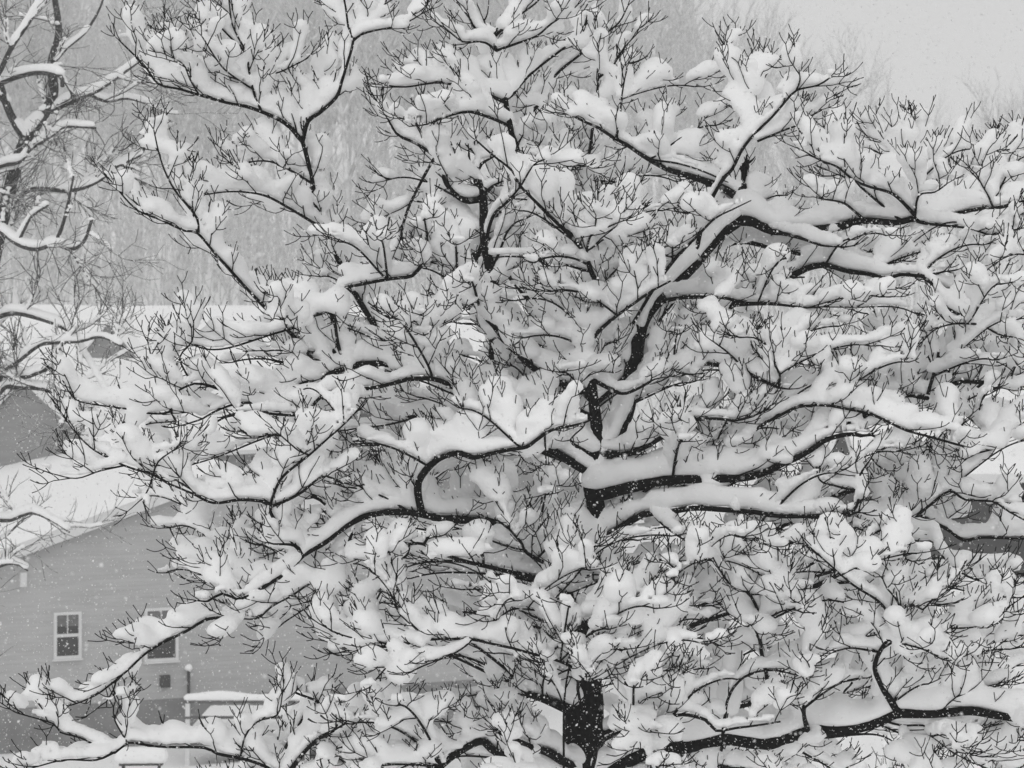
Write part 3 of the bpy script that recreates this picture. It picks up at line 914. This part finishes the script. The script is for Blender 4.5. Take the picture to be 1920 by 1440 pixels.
def blocks(p, R_, Rz):
    """would a drift centred on p hide a dark limb behind it?"""
    D = p[1]
    d = D - DT
    s = FPX / D
    x = 960 + s * p[0]; y = HOR + s * (CAMZ - p[2])
    for fx, fy in ((0, 0.0), (0.55, 0.3), (-0.55, 0.3), (0, 0.75), (0.4, 0.8), (-0.4, 0.8), (0, 1.1)):
        i = int((x + fx * R_ * s) / 4); j = int((y - fy * Rz * s) / 4)
        if 0 <= i < 480 and 0 <= j < 370 and PROT[i, j] > d + 0.06:
            return True
    return False


def hides(p):
    d = p[1] - DT
    sc = FPX / p[1]
    i = int((960 + sc * p[0]) / 4); j = int((HOR + sc * (CAMZ - p[2])) / 4)
    for a in (-1, 0, 1):
        for b in (-1, 0, 1):
            if 0 <= i + a < 480 and 0 <= j + b < 370 and PROT[i + a, j + b] > d + 0.06:
                return True
    return False


ZV = np.array([0, 0, 1.0])
NDIR = [np.array(v) for v in rng.normal(size=(4096, 3))]
_nk = 0


def jit():
    global _nk
    _nk = (_nk + 1) & 4095
    return NDIR[_nk]


def unit(v):
    return v / (math.sqrt(v[0] * v[0] + v[1] * v[1] + v[2] * v[2]) + 1e-9)


class Growth:
    def __init__(s):
        s.poly = []; s.rad = []; s.K = []; s.web = []


LEE = np.array([0.006, 0.046, 0.0])      # the wind left the snow on the far side of the twigs


def drift(G, p, amt, flat, web=False):
    n = noise.noise((p[0] * 2.6, p[1] * 2.6, p[2] * 2.6))
    n2 = noise.noise((p[0] * 7.0 + 5, p[1] * 7.0, p[2] * 7.0))
    f = amt * (1.0 + 0.45 * n + 0.25 * n2)
    if f < 0.42:
        return
    if web:
        r, rz = 0.089 * f, 0.065 * f
    else:
        r, rz = 0.062 * f, 0.066 * f * (0.5 + 0.5 * flat)
    q = p + LEE
    if not blocks(q, r, rz):
        G.K.append((q[0], q[1], q[2] + 0.012, r, rz))


def twig(G, p, d, length, r0, level, amt=1.0, up=0.5, bend=None):
    step = (0.04, 0.032, 0.028, 0.028)[level]
    n = max(2, int(length / step))
    d = unit(d)
    if level < 2 and (hides(p + d * length * 0.5) or hides(p + d * length)):
        return
    pts = [p]; q = p
    kids = []
    kink = 2 + int(random.random() * 2)
    for i in range(n):
        t = (i + 1) / n
        if i % kink == kink - 1:
            d = d + jit() * 0.17
        d = unit(d + jit() * 0.045 + ZV * (up * 0.15 * (t - 0.2)))
        if bend is not None:
            d = unit(d + bend * (0.16 if level == 1 else 0.24))
        q = q + d * step
        pts.append(q)
        if level < 2 and i > 0 and i < n - 1 and (i % 2 == 1):
            kids.append((q, d, t))
        if level < 2 and t < (0.88, 0.58)[level]:
            fl = math.sqrt(max(0.0, 1 - d[2] * d[2]))
            if fl > 0.5:
                drift(G, q, amt * (1.05 - 0.25 * t) * (0.35 + 0.65 * fl), fl)
            G.web.append((q, amt))
    pts = np.array(pts)
    tt = np.linspace(0, 1, len(pts))
    rad = np.maximum(r0 * (1 - tt) + 0.0024 * tt, 0.0024)
    rad[-1] *= 1.3
    G.poly.append(pts); G.rad.append(rad)
    # opposite side shoots
    for (c, dd, t) in kids:
        sv = np.cross(dd, ZV)
        sv = unit(sv) if abs(dd[2]) < 0.95 else np.array([1.0, 0, 0])
        upv = np.cross(sv, dd)
        roll = random.choice((-1, 1)) * random.uniform(0.45, 1.5)
        sv = sv * math.cos(roll) + upv * math.sin(roll)
        for sg in (-1, 1):
            if random.random() < (0.68 if level == 0 else 0.4):
                a = R(random.uniform(42, 72))
                nd = dd * math.cos(a) + sv * (sg * math.sin(a)) + ZV * 0.13
                if level == 0:
                    ln = max(0.10, length * (1.0 - 0.5 * t) * random.uniform(0.5, 0.95))
                else:
                    ln = random.uniform(0.07, 0.16)
                twig(G, c, nd, ln, max(0.0031, r0 * 0.74 * (1 - 0.35 * t)), level + 1, amt, 0.4, unit(dd * 0.65 + ZV * 0.45))
    # terminal fork
    if level < 2 and random.random() < 0.85:
        sv = np.cross(d, ZV); sv = unit(sv) if abs(d[2]) < 0.95 else np.array([1.0, 0, 0])
        for sg in (-1, 1):
            twig(G, q, d * 0.8 + sv * sg * random.uniform(0.5, 0.95) + ZV * 0.1, random.uniform(0.05, 0.11), 0.0030, 3, amt, 0.4, unit(d * 0.5 + ZV * 0.5))


def webbing(G, amt):
    """snow bridging from twig to twig"""
    W = G.web
    n = len(W)
    if n < 4:
        return
    kd = kdtree.KDTree(n)
    for i, w in enumerate(W):
        kd.insert(w[0], i)
    kd.balance()
    for i, (w, am) in enumerate(W):
        c = 0
        for co, j, dist in kd.find_range(w, 0.15):
            if j > i and dist > 0.055:
                m = (w + W[j][0]) * 0.5
                drift(G, m, min(am, W[j][1]), 1.0, True)
                c += 1
                if c >= 2:
                    break


def dress(L, G, dens=1.0, bare=False, start=0, snow=1.0, back=0.5):
    """side sprays and drifts along one limb"""
    path, rad = L['path'], L['rad']
    n = len(path)
    s = 0.0; nxt = random.uniform(0.03, 0.1); side = random.choice((-1, 1))
    end = n - 1
    for k in range(n - 1):
        p = path[k]
        t = unit(path[min(k + 1, n - 1)] - path[max(k - 1, 0)])
        ds = np.linalg.norm(path[k + 1] - p)
        s += ds
        flat = math.sqrt(max(0.0, 1 - t[2] * t[2]))
        r = rad[k]
        if not bare and flat > 0.3:
            # drift lying on the limb itself
            left = (n - 1 - k) * 0.04
            amt = snow * (0.35 + 0.75 * flat) * (0.55 + 0.45 * min(1.0, left / 0.35))
            nn = noise.noise((p[0] * 2.3 + 9, p[1] * 2.3, p[2] * 2.3)) + 0.55 * noise.noise((p[0] * 7.3, p[1] * 7.3 + 4, p[2] * 7.3))
            rr = (0.034 + 1.05 * r) * amt * (1.05 + 0.5 * nn)
            rz = (0.046 + 1.75 * r) * amt * (1.05 + 0.65 * nn)
            if rr > 0.028 and (k >= L['n0'] or not blocks(p, rr, rz)):
                G.K.append((p[0], p[1] + 0.25 * r + 0.018, p[2] + r * 0.85 + 0.004, rr, rz))
                if r > 0.03:
                    sv = unit(np.cross(t, ZV))
                    for sg in (-0.5, 0.5):
                        c = p + sv * sg * r
                        G.K.append((c[0], c[1], c[2] + r * 0.75, rr * 0.9, rz * 0.9))
        if k < start or bare and k < n * 0.5:
            continue
        if s >= nxt:
            thick = min(1.0, r / 0.05)
            nxt = s + random.uniform(0.065, 0.13) * (1 + 1.1 * thick) / dens
            frac = k / max(1, n - 1)
            rest = np.linalg.norm(path[-1] - p)
            ln = random.uniform(0.22, 0.52) * (0.7 + 0.3 * thick)
            ln = min(ln, 0.16 + 0.55 * rest + 0.08)
            sv = np.cross(t, ZV)
            sv = unit(sv) if flat > 0.25 else np.array([random.choice((-1, 1)), random.uniform(-0.6, 0.6), 0.0])
            side = -side
            upv = unit(np.cross(sv, t)); upv = upv if upv[2] >= 0 else -upv
            roll = random.uniform(0.5, 1.4) if random.random() < 0.62 else random.uniform(-0.6, 0.5)
            lat = sv * side * math.cos(roll) + upv * math.sin(roll)
            a = R(random.uniform(22, 54))
            nd = t * math.cos(a) + lat * math.sin(a) + ZV * 0.04
            twig(G, p, nd, ln, min(0.006, 0.0038 + 0.06 * r), 0 if ln > 0.17 else 1, snow * (0.62 + 0.38 * min(1.0, rest / 0.45)), 0.55)
    webbing(G, snow)
    if not bare:
        d = unit(path[-1] - path[max(0, n - 4)])
        sv = np.cross(d, ZV); sv = unit(sv) if abs(d[2]) < 0.95 else np.array([1.0, 0, 0])
        for sg in (-1, 1):
            twig(G, path[-1], d + sv * 0.5 * sg + ZV * 0.15, random.uniform(0.09, 0.2), max(0.0038, rad[-1] * 0.8), 1, snow * 0.6, 0.6)


# ---- limbs behind and in front that the photograph shows only as layered drifts
def bez(a, b, c, d, n):
    t = np.linspace(0, 1, n)[:, None]
    return (1 - t) ** 3 * a + 3 * (1 - t) ** 2 * t * b + 3 * (1 - t) * t * t * c + t ** 3 * d


extra = []


ALLP = np.concatenate([L['path'] for L in lim.values()])
ALLR = np.concatenate([L['rad'] for L in lim.values()])


def add_extra(px, py, d, r0, force=False):
    tgt = P(px, py, DT + d)
    dv = ALLP - tgt
    dist = np.linalg.norm(dv, axis=1)
    cost = dist + 1.2 * np.maximum(0, dv[:, 2] + 0.12) + np.where(dist < 0.45, 3.0, 0)
    # roots lie nearer the stem than the tip
    stem = np.abs(ALLP[:, 0] - 0.45) - abs(tgt[0] - 0.45)
    cost = cost + 1.0 * np.maximum(0, stem)
    hd = np.hypot(dv[:, 0], dv[:, 1])
    cost = cost + 2.2 * np.maximum(0, np.abs(dv[:, 2]) - 0.55 * hd)
    k = int(np.argmin(cost))
    a, ra = ALLP[k], ALLR[k]
    v = tgt - a
    hv = np.array([v[0], v[1], 0])
    ln = np.linalg.norm(v)
    r0 = min(r0, 0.005 + 0.006 * ln)
    b = a + hv * 0.28 + ZV * (v[2] * 0.45 + 0.02 * ln)
    c = a + hv * 0.68 + ZV * (v[2] * 0.85 + 0.10 * ln)
    n = max(8, int(ln / 0.035))
    path = bez(a, b, c, tgt, n)
    wob = np.array([[noise.noise((path[i, 0] * 2 + 7 * px, path[i, 2] * 2, j * 5.1)) for j in range(3)] for i in range(n)])
    path = path + wob * 0.07 * np.linspace(0, 1, n)[:, None] ** 0.5
    rad = np.linspace(min(ra * 0.7, r0), 0.005, n)
    if not force and sum(hides(p) for p in path) > 0.22 * n:
        return False
    extra.append(dict(path=path, rad=rad, n0=n, tgt=tgt))
    return True


def poisson(n, dmin, test, lo, hi):
    out = []; tries = 0
    while len(out) < n and tries < 20000:
        tries += 1
        x, y = random.uniform(lo[0], hi[0]), random.uniform(lo[1], hi[1])
        if test(x, y) and all((x - a) ** 2 + (y - b) ** 2 > dmin * dmin for a, b in out):
            out.append((x, y))
    return out


incrown = lambda x, y: inside(CROWN, x, y)
for x, y in poisson(165, 82, incrown, (140, 140), (1970, 1470)):
    add_extra(x, y, random.uniform(0.3, 1.2), 0.02)
n_back = len(extra)
for x, y in poisson(120, 70, lambda x, y: incrown(x, y) and not (x < 640 and y < 1380), (560, 1000), (1960, 1500)):
    add_extra(x, y, random.uniform(-1.9, -0.6), 0.018)
for x, y in poisson(200, 62, incrown, (480, 400), (1940, 1060)):
    add_extra(x, y, random.uniform(-1.1, 0.2), 0.016)

FRONT = [(1100, 1060), (1055, 1120), (1150, 1085), (1085, 1235), (1140, 1245), (1040, 1275), (1200, 1165), (1262, 1200), (1232, 1125), (1300, 1255), (1185, 1290), (1322, 1170), (1120, 1030), (1250, 1290), (1170, 1220)]
for x, y in FRONT:
    add_extra(x, y, random.uniform(-1.6, -1.0), 0.014, True)

TREE_BASE = (float(TR['path'][0][0]), float(TR['path'][0][1]), float(ground_z(TR['path'][0][0], TR['path'][0][1])))
tree = empty('dogwood_tree', TREE_BASE)
tag(tree, 'broad black limbed dogwood tree heaped with thick snow', 'tree')
TB = np.array(TREE_BASE)
ntri = 0


def build_limb(L, name, dens=1.0, bare=False, snow=1.0, start=0, sides=6, vox=0.0245, parent=tree, base=TB, mats=('bark', 'twig')):
    global ntri
    G = Growth()
    dress(L, G, dens, bare, start, snow)
    path = L['path']; rad = L['rad'].copy()
    # uneven girth
    for i in range(len(path)):
        rad[i] *= 1 + 0.12 * noise.noise((path[i][0] * 9, path[i][1] * 9, path[i][2] * 9))
    v, f = tubes([path - base], [rad], sides)
    o = obj(name, v, f, M[mats[0]], parent, True)
    if G.poly:
        v, f = tubes([p - base for p in G.poly], [r * 1.12 for r in G.rad], 3)
        t = obj('twig_spray', v, f, M[mats[1]], o)
        t['kind'] = 'stuff'
        ntri += 2 * len(f)
    if G.K:
        v, f = snow_mesh(G.K, vox)
        if v is not None:
            obj('snow_cover', v - base, f, M['snow'], o, True)['kind'] = 'stuff'
            ntri += 2 * len(f)
    return o


import time as _t
_t0 = _t.time()
for l in LIMBS:
    nid = l[0]
    L = lim[nid]
    if nid == 'trunk':
        L2 = dict(L); L2['n0'] = 0
        build_limb(L2, 'trunk', bare=True, sides=14, start=10 ** 6)
        continue
    build_limb(L, 'limb', bare=nid in BARE, start=int(L['n0'] * 0.15))
for k, L in enumerate(extra):
    n = len(L['path'])
    build_limb(L, 'limb', dens=0.5 if k < n_back else 0.6, start=int(n * 0.2), vox=0.029 if k < n_back else 0.025, sides=5, snow=1.08)
print('dogwood', _t.time() - _t0, ntri, len(extra))

# roots flare of the dogwood
fl = []
fr = []
for k in range(6):
    a = k * math.pi / 3 + 0.3
    fl.append(np.array([[0, 0, 0.5], [0.12 * math.cos(a), 0.12 * math.sin(a), 0.22], [0.3 * math.cos(a), 0.3 * math.sin(a), 0.02], [0.5 * math.cos(a), 0.5 * math.sin(a), -0.12]]))
    fr.append(np.array([0.1, 0.09, 0.07, 0.03]))
v, f = tubes(fl, fr, 6)
obj('root_flare', v, f, M['bark'], tree, True)

# ------------------------------------------------------------------ hazy oak on the left, farther back
DO = 34.0
OAK = [
 ('trunk', None, 0, 26, 11, [(-30, 1500), (-40, 1150), (-45, 800), (-25, 560), (7, 400), (33, 300), (50, 257)]),
 ('o1', 'trunk', 0.4, 12, 5, [(50, 257), (80, 217), (100, 173), (97, 117), (110, 60), (100, -20)]),
 ('o2', 'trunk', -0.4, 9, 6, [(48, 262), (28, 230), (10, 190), (-10, 120)]),
 ('o3', 'o1', 1.0, 6, 2, [(82, 215), (133, 190), (167, 177), (193, 163), (253, 120), (290, 90), (317, 50)]),
 ('o4', 'trunk', -1.0, 8, 4, [(-40, 700), (-60, 400), (-30, 190), (0, 133), (23, 87), (50, 47), (80, 0), (100, -40)]),
 ('o5', 'o2', -0.8, 6, 4, [(12, 195), (-10, 165), (0, 157), (33, 144), (73, 136), (113, 143), (117, 162)]),
 ('o6', 'trunk', -0.6, 6, 2, [(-20, 480), (-15, 330), (0, 312), (37, 303), (57, 280), (100, 253), (123, 238), (180, 240)]),
 ('o7', 'trunk', 0.8, 6, 2.5, [(0, 420), (50, 358), (133, 357), (183, 340), (217, 313), (263, 290), (273, 267)]),
 ('o8', 'trunk', -1.2, 7, 3, [(-30, 560), (-25, 430), (0, 433), (33, 457), (67, 467), (103, 458), (133, 467), (157, 453), (173, 410)]),
 ('o9', 'o8', -1.2, 4, 2, [(103, 458), (118, 420), (130, 370), (138, 330)]),
 ('o10', 'o8', -1.1, 4, 2, [(33, 455), (48, 425), (60, 405), (90, 385)]),
 ('o11', 'trunk', -1.6, 7, 2, [(-42, 760), (-20, 610), (0, 593), (30, 587), (67, 595), (110, 610), (140, 630), (160, 667), (195, 730), (215, 790)]),
 ('o12', 'trunk', -1.8, 6, 2, [(-42, 820), (0, 710), (40, 673), (73, 648), (97, 643), (150, 640), (190, 632), (230, 650)]),
 ('o13', 'o12', -1.8, 5, 2, [(10, 705), (47, 707), (110, 687), (140, 707), (163, 727), (190, 760)]),
 ('o14', 'trunk', -1.4, 6, 2.5, [(-42, 860), (0, 737), (40, 727), (97, 733), (110, 752), (147, 754), (170, 785), (187, 800)]),
 ('o15', 'trunk', -1.0, 5, 1.6, [(-40, 980), (-10, 975), (20, 975), (60, 962), (100, 978), (130, 998)]),
 ('o16', 'trunk', -0.6, 4, 1.5, [(-40, 1090), (0, 1062), (30, 1058), (52, 1070)]),
 ('o17', 'o1', 0.5, 4, 1.6, [(98, 120), (125, 90), (160, 60), (185, 20), (200, -20)]),
 ('o18', 'o3', 1.2, 3.5, 1.5, [(167, 177), (200, 190), (240, 185), (290, 200)]),
]
ol = {}
for nid, par, d1, r0, r1, pts in OAK:
    d0 = 0.0
    if par:
        pp = ol[par]['px']
        k = int(np.argmin((pp[:, 0] - pts[0][0]) ** 2 + (pp[:, 1] - pts[0][1]) ** 2))
        d0 = pp[k, 2]
    seg = np.array(pts, float)
    s = np.concatenate([[0], np.cumsum(np.linalg.norm(np.diff(seg, axis=0), axis=1))]); s /= s[-1]
    w = np.array([np.append(P(x, y, DO + d), r * (DO + d) / FPX) for (x, y), d, r in zip(seg, d0 + (d1 - d0) * s, r0 + (r1 - r0) * s)])
    path = resample(w, 0.05)
    ol[nid] = dict(path=path[:, :3], rad=np.abs(path[:, 3]), px=np.column_stack([960 + FPX * path[:, 0] / path[:, 1], HOR + FPX * (CAMZ - path[:, 2]) / path[:, 1], path[:, 1] - DO]))
ob = ol['trunk']['path'][0].copy()
ob[2] = float(ground_z(ob[0], ob[1])) - 0.2
first = np.vstack([ob, ol['trunk']['path']]); ol['trunk']['path'] = first
ol['trunk']['rad'] = np.append(ol['trunk']['rad'][0] * 1.25, ol['trunk']['rad'])
oak = empty('bare_tree', tuple(ob))
tag(oak, 'hazy grey bare tree with snow lined crooked limbs beside the house', 'tree')


def oak_twig(G, p, d, length, r0, level):
    step = 0.07
    n = max(3, int(length / step))
    pts = [p]; q = p; d = unit(d); kids = []
    for i in range(n):
        d = unit(d + jit() * 0.11 + ZV * 0.03)
        q = q + d * step; pts.append(q)
        if level < 2 and random.random() < 0.55:
            kids.append((q, d))
        if level == 0 and i < n * 0.5:
            G.K.append((q[0], q[1], q[2] + r0 * 0.4, 0.062, 0.05))
    pts = np.array(pts)
    G.poly.append(pts); G.rad.append(np.linspace(r0, 0.0035, len(pts)))
    for c, dd in kids:
        oak_twig(G, c, dd + jit() * 0.62, length * random.uniform(0.35, 0.65), r0 * 0.6, level + 1)


for nid, L in ol.items():
    G = Growth()
    path, rad = L['path'], L['rad']
    for k in range(len(path) - 1):
        t = unit(path[k + 1] - path[k])
        flat = math.sqrt(max(0, 1 - t[2] ** 2))
        r = rad[k]; p = path[k]
        if flat > 0.55 and nid != 'trunk':
            nn = noise.noise((p[0] * 2, p[1] * 2, p[2] * 2))
            G.K.append((p[0], p[1], p[2] + r * 0.5, (0.052 + 1.1 * r) * (1 + 0.3 * nn), (0.060 + 1.3 * r) * flat * (1 + 0.4 * nn)))
        if nid != 'trunk' and random.random() < 0.15 or nid == 'trunk' and random.random() < 0.05 and k > 20:
            nd = t * 0.5 + jit() * 0.7 + ZV * 0.15
            oak_twig(G, p, nd, random.uniform(0.4, 1.15), min(0.012, r * 0.5), 0)
    v, f = tubes([path - ob], [rad], 8)
    o = obj('trunk' if nid == 'trunk' else 'limb', v, f, M['oak'], oak, True)
    if G.poly:
        v, f = tubes([p - ob for p in G.poly], G.rad, 4)
        tw = obj('twig_spray', v, f, M['oaktwig'], o); tw['kind'] = 'stuff'
    if G.K:
        v, f = snow_mesh(G.K, 0.03)
        if v is not None:
            obj('snow_cover', v - ob, f, M['snow'], o, True)['kind'] = 'stuff'

# ------------------------------------------------------------------ wood on the hillside
def far_tree(seed, h):
    rs = random.Random(seed)
    polys = []; rads = []

    def br(p, d, ln, r, lv):
        n = 6 if lv < 2 else 4
        pts = [p]; q = p
        for i in range(n):
            d = unit(d + np.array([rs.gauss(0, 1), rs.gauss(0, 1), rs.gauss(0, 1)]) * (0.06 if lv == 0 else 0.14) + ZV * (0.05 if lv else 0.02))
            q = q + d * (ln / n); pts.append(q)
            if lv < 3 and (lv > 0 or i > 1):
                m = (2 if lv < 2 else 2)
                for _ in range(m):
                    a = rs.uniform(0, 2 * math.pi)
                    lat = np.array([math.cos(a), math.sin(a), rs.uniform(0.1, 0.7)])
                    nd = unit(d * 0.75 + lat * 0.62)
                    br(q, nd, ln * rs.uniform(0.34, 0.56) * (1.0 if lv else 0.8), r * 0.45, lv + 1)
        pts = np.array(pts)
        polys.append(pts); rads.append(np.linspace(r, max(0.012, r * 0.35), len(pts)))
    br(np.zeros(3), np.array([rs.gauss(0, .05), rs.gauss(0, .05), 1.0]), h, h * 0.013, 0)
    return polys, rads


variants = []
for sd, h in ((3, 17), (8, 20), (21, 15), (34, 22)):
    polys, rads = far_tree(sd, h)
    big = [(p, r) for p, r in zip(polys, rads) if r[0] > 0.09]
    small = [(p, r) for p, r in zip(polys, rads) if r[0] <= 0.09]
    tv, tf = tubes([p for p, r in big], [r for p, r in big], 5)
    cv, cf = tubes([p for p, r in small], [r for p, r in small], 3)
    variants.append(((tv, tf), (cv, cf)))
protos = []
for (tv, tf), (cv, cf) in variants:
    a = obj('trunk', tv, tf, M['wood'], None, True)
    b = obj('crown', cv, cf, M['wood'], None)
    protos.append((a.data, b.data))
    bpy.data.objects.remove(a); bpy.data.objects.remove(b)
# skyline of the wood: row of the tree tops along the picture
SKX = np.array([-200, 100, 240, 350, 600, 850, 1050, 1200, 1300, 1430, 1540, 1640, 1760, 1840, 1960, 2150])
SKY_ = np.array([-120, -60, 20, -60, -120, -120, -90, -30, 40, 90, 170, 215, 260, 205, 200, 180])
rw = random.Random(5)
cnt = 0
for k in range(110):
    px = -160 + 2260 * ((k * 0.6180339) % 1.0)
    D = rw.uniform(128, 280)
    vi = rw.randrange(4)
    h0 = (17, 20, 15, 22)[vi] * 1.18
    x = (px - 960) / FPX * D
    z = float(ground_z(x, D))
    top = CAMZ + (HOR - (np.interp(px, SKX, SKY_) + rw.uniform(0, 130))) / FPX * D
    s = min(1.5, max(0.45, (top - z) / h0))
    t = empty('woodland_tree', (x, D, z - 0.3), rw.uniform(0, 6.28))
    t.scale = (s * rw.uniform(0.85, 1.1),) * 2 + (s,)
    tag(t, 'hazy bare tree in the wood on the hillside behind the houses', 'tree', 'bare trees of the hillside wood')
    for nm, d in zip(('trunk', 'crown'), protos[vi]):
        o = bpy.data.objects.new(nm, d); col.objects.link(o); o.parent = t
# undergrowth of the wood: a mass of thin saplings and brush
pol = []; rad_ = []
for k in range(2300):
    px = rw.uniform(-250, 2150)
    D = rw.uniform(126, 290)
    x = (px - 960) / FPX * D
    z = float(ground_z(x, D))
    top = CAMZ + (HOR - (np.interp(px, SKX, SKY_) + 60 + 420 * rw.random() ** 0.7)) / FPX * D
    h = min(max(1.5, top - z), 11)
    b = np.array([x, D, z - 0.2])
    l1 = np.array([rw.gauss(0, .22), rw.gauss(0, .2), 1.0]) * h * 0.5
    l2 = np.array([rw.gauss(0, .4), rw.gauss(0, .3), 1.0]) * h * 0.5
    pol.append(np.array([b, b + l1, b + l1 + l2])); rad_.append(np.array([0.05, 0.04, 0.014]))
    for _ in range(3):
        c = b + l1 * rw.uniform(0.4, 1) + l2 * rw.uniform(0, 0.8)
        dd = np.array([rw.gauss(0, .9), rw.gauss(0, .9), rw.uniform(0.1, 1.0)])
        m = c + dd * h * 0.09
        pol.append(np.array([c, m, m + dd * h * 0.06 + ZV * h * 0.03])); rad_.append(np.array([0.028, 0.022, 0.012]))
v, f = tubes(pol, rad_, 3)
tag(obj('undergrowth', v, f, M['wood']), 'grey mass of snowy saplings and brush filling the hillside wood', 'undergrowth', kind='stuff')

# ------------------------------------------------------------------ dry brush at the lower right
for k, (px, D, hgt, n) in enumerate(((1780, 26.5, 2.3, 46), (1850, 28.0, 2.6, 60), (1915, 27.0, 2.8, 56), (1720, 29.0, 2.0, 40))):
    x0 = (px - 960) / FPX * D
    z0 = float(ground_z(x0, D))
    bt = empty('brush_clump', (x0, D, z0))
    tag(bt, ('low clump of dry stems under the thick right limb', 'thin dry brush with bent snowy stems below the right limb', 'tall dry brush of straight grey stems at the right bank', 'short snow clogged brush beside the other dry stems')[k], 'brush', 'dry brush on the bank')
    ztop = CAMZ - (1375 - HOR) / FPX * D - z0
    pol = []; rad_ = []; K = []
    for i in range(n):
        a = np.array([random.gauss(0, 0.16), random.gauss(0, 0.16), 0.0])
        lean = np.array([random.gauss(0.05, 0.16), random.gauss(0, 0.16), 1.0])
        hh = (ztop + random.uniform(-0.25, 0.1)) if random.random() < 0.7 else ztop * 0.8
        p1 = a + lean * hh * 0.6; p2 = p1 + (lean + jit() * 0.16) * hh * 0.4
        pol.append(resample(np.array([a, p1, p2]), 0.2)); rad_.append(np.linspace(0.009, 0.004, len(pol[-1])))
        for _ in range(5):
            c = p1 * random.uniform(0.75, 1) + (p2 - p1) * random.uniform(0, 1)
            d = unit(jit() + ZV * 0.5)
            q = c + d * random.uniform(0.1, 0.35)
            pol.append(np.array([c, (c + q) / 2 + jit() * 0.02, q])); rad_.append(np.array([0.005, 0.004, 0.003]))
            if random.random() < 0.3:
                K.append((q[0], q[1], q[2], random.uniform(0.05, 0.13), random.uniform(0.05, 0.12)))
                # hanging dead leaf
        if random.random() < 0.45:
            c = p1 + (p2 - p1) * random.random()
            K.append((c[0], c[1], c[2], random.uniform(0.08, 0.17), random.uniform(0.08, 0.17)))
    v, f = tubes(pol, rad_, 4)
    st = obj('stem', v, f, M['dry'], bt); st['kind'] = 'stuff'
    v, f = snow_mesh(K, 0.024)
    obj('snow_cover', v, f, M['snow'], bt, True)['kind'] = 'stuff'

# ------------------------------------------------------------------ falling snow
def flakes(n, d0, d1, r0, r1, pw):
    u = rng.random(n)
    D = (d0 ** pw + (d1 ** pw - d0 ** pw) * u) ** (1 / pw)
    X = rng.uniform(-0.235, 0.235, n) * D
    Zc = CAMZ + rng.uniform(-0.185, 0.17, n) * D
    r = r0 * np.exp(rng.normal(0, 0.28, n)) * (1 + (r1 / r0 - 1) * (D - d0) / (d1 - d0))
    return np.stack([X, D, Zc], -1), r


oct_ = np.array([(1, 1, 1), (-1, -1, 1), (-1, 1, -1), (1, -1, -1)], float) * 0.8
of = np.array([(0, 1, 3), (0, 3, 2), (0, 2, 1), (1, 2, 3)])
c1, r1 = flakes(22000, 5.0, 17.5, 0.0021, 0.0031, 2.6)
c2, r2 = flakes(50000, 17.5, 70.0, 0.0031, 0.0068, 2.2)
C_ = np.concatenate([c1, c2]); Rr = np.concatenate([r1, r2])
zmin = ground_z(C_[:, 0], C_[:, 1]) + 0.05
ok = C_[:, 2] > zmin
C_, Rr = C_[ok], Rr[ok]
rot = rng.normal(size=(len(C_), 3)) * 0.25
V = C_[:, None, :] + Rr[:, None, None] * (oct_[None] * (1 + 0.35 * rng.normal(size=(len(C_), 4, 1))))
F = (np.arange(len(C_)) * 4)[:, None, None] + of[None]
tag(obj('falling_snow', V.reshape(-1, 3), F.reshape(-1, 3), M['flake'], None, True), 'white flakes of snow falling through the air', 'snowflakes', kind='stuff')

# ------------------------------------------------------------------ snowy air
hz = bpy.data.materials.new('haze')
hz.use_nodes = True
ht = hz.node_tree
ht.nodes.clear()
ho = ht.nodes.new('ShaderNodeOutputMaterial')
hv = ht.nodes.new('ShaderNodeVolumePrincipled')
hv.inputs['Color'].default_value = (0.97, 0.97, 0.97, 1)
hv.inputs['Density'].default_value = 0.0015
hv.inputs['Anisotropy'].default_value = 0.0
ht.links.new(hv.outputs[0], ho.inputs['Volume'])
hb = MB().box(-240, 240, -60, 425, -9, 62).build('haze', hz)
tag(hb, 'pale snowy air between the tree and the wood', 'haze', kind='stuff')
print('total script', _t.time() - _t0)
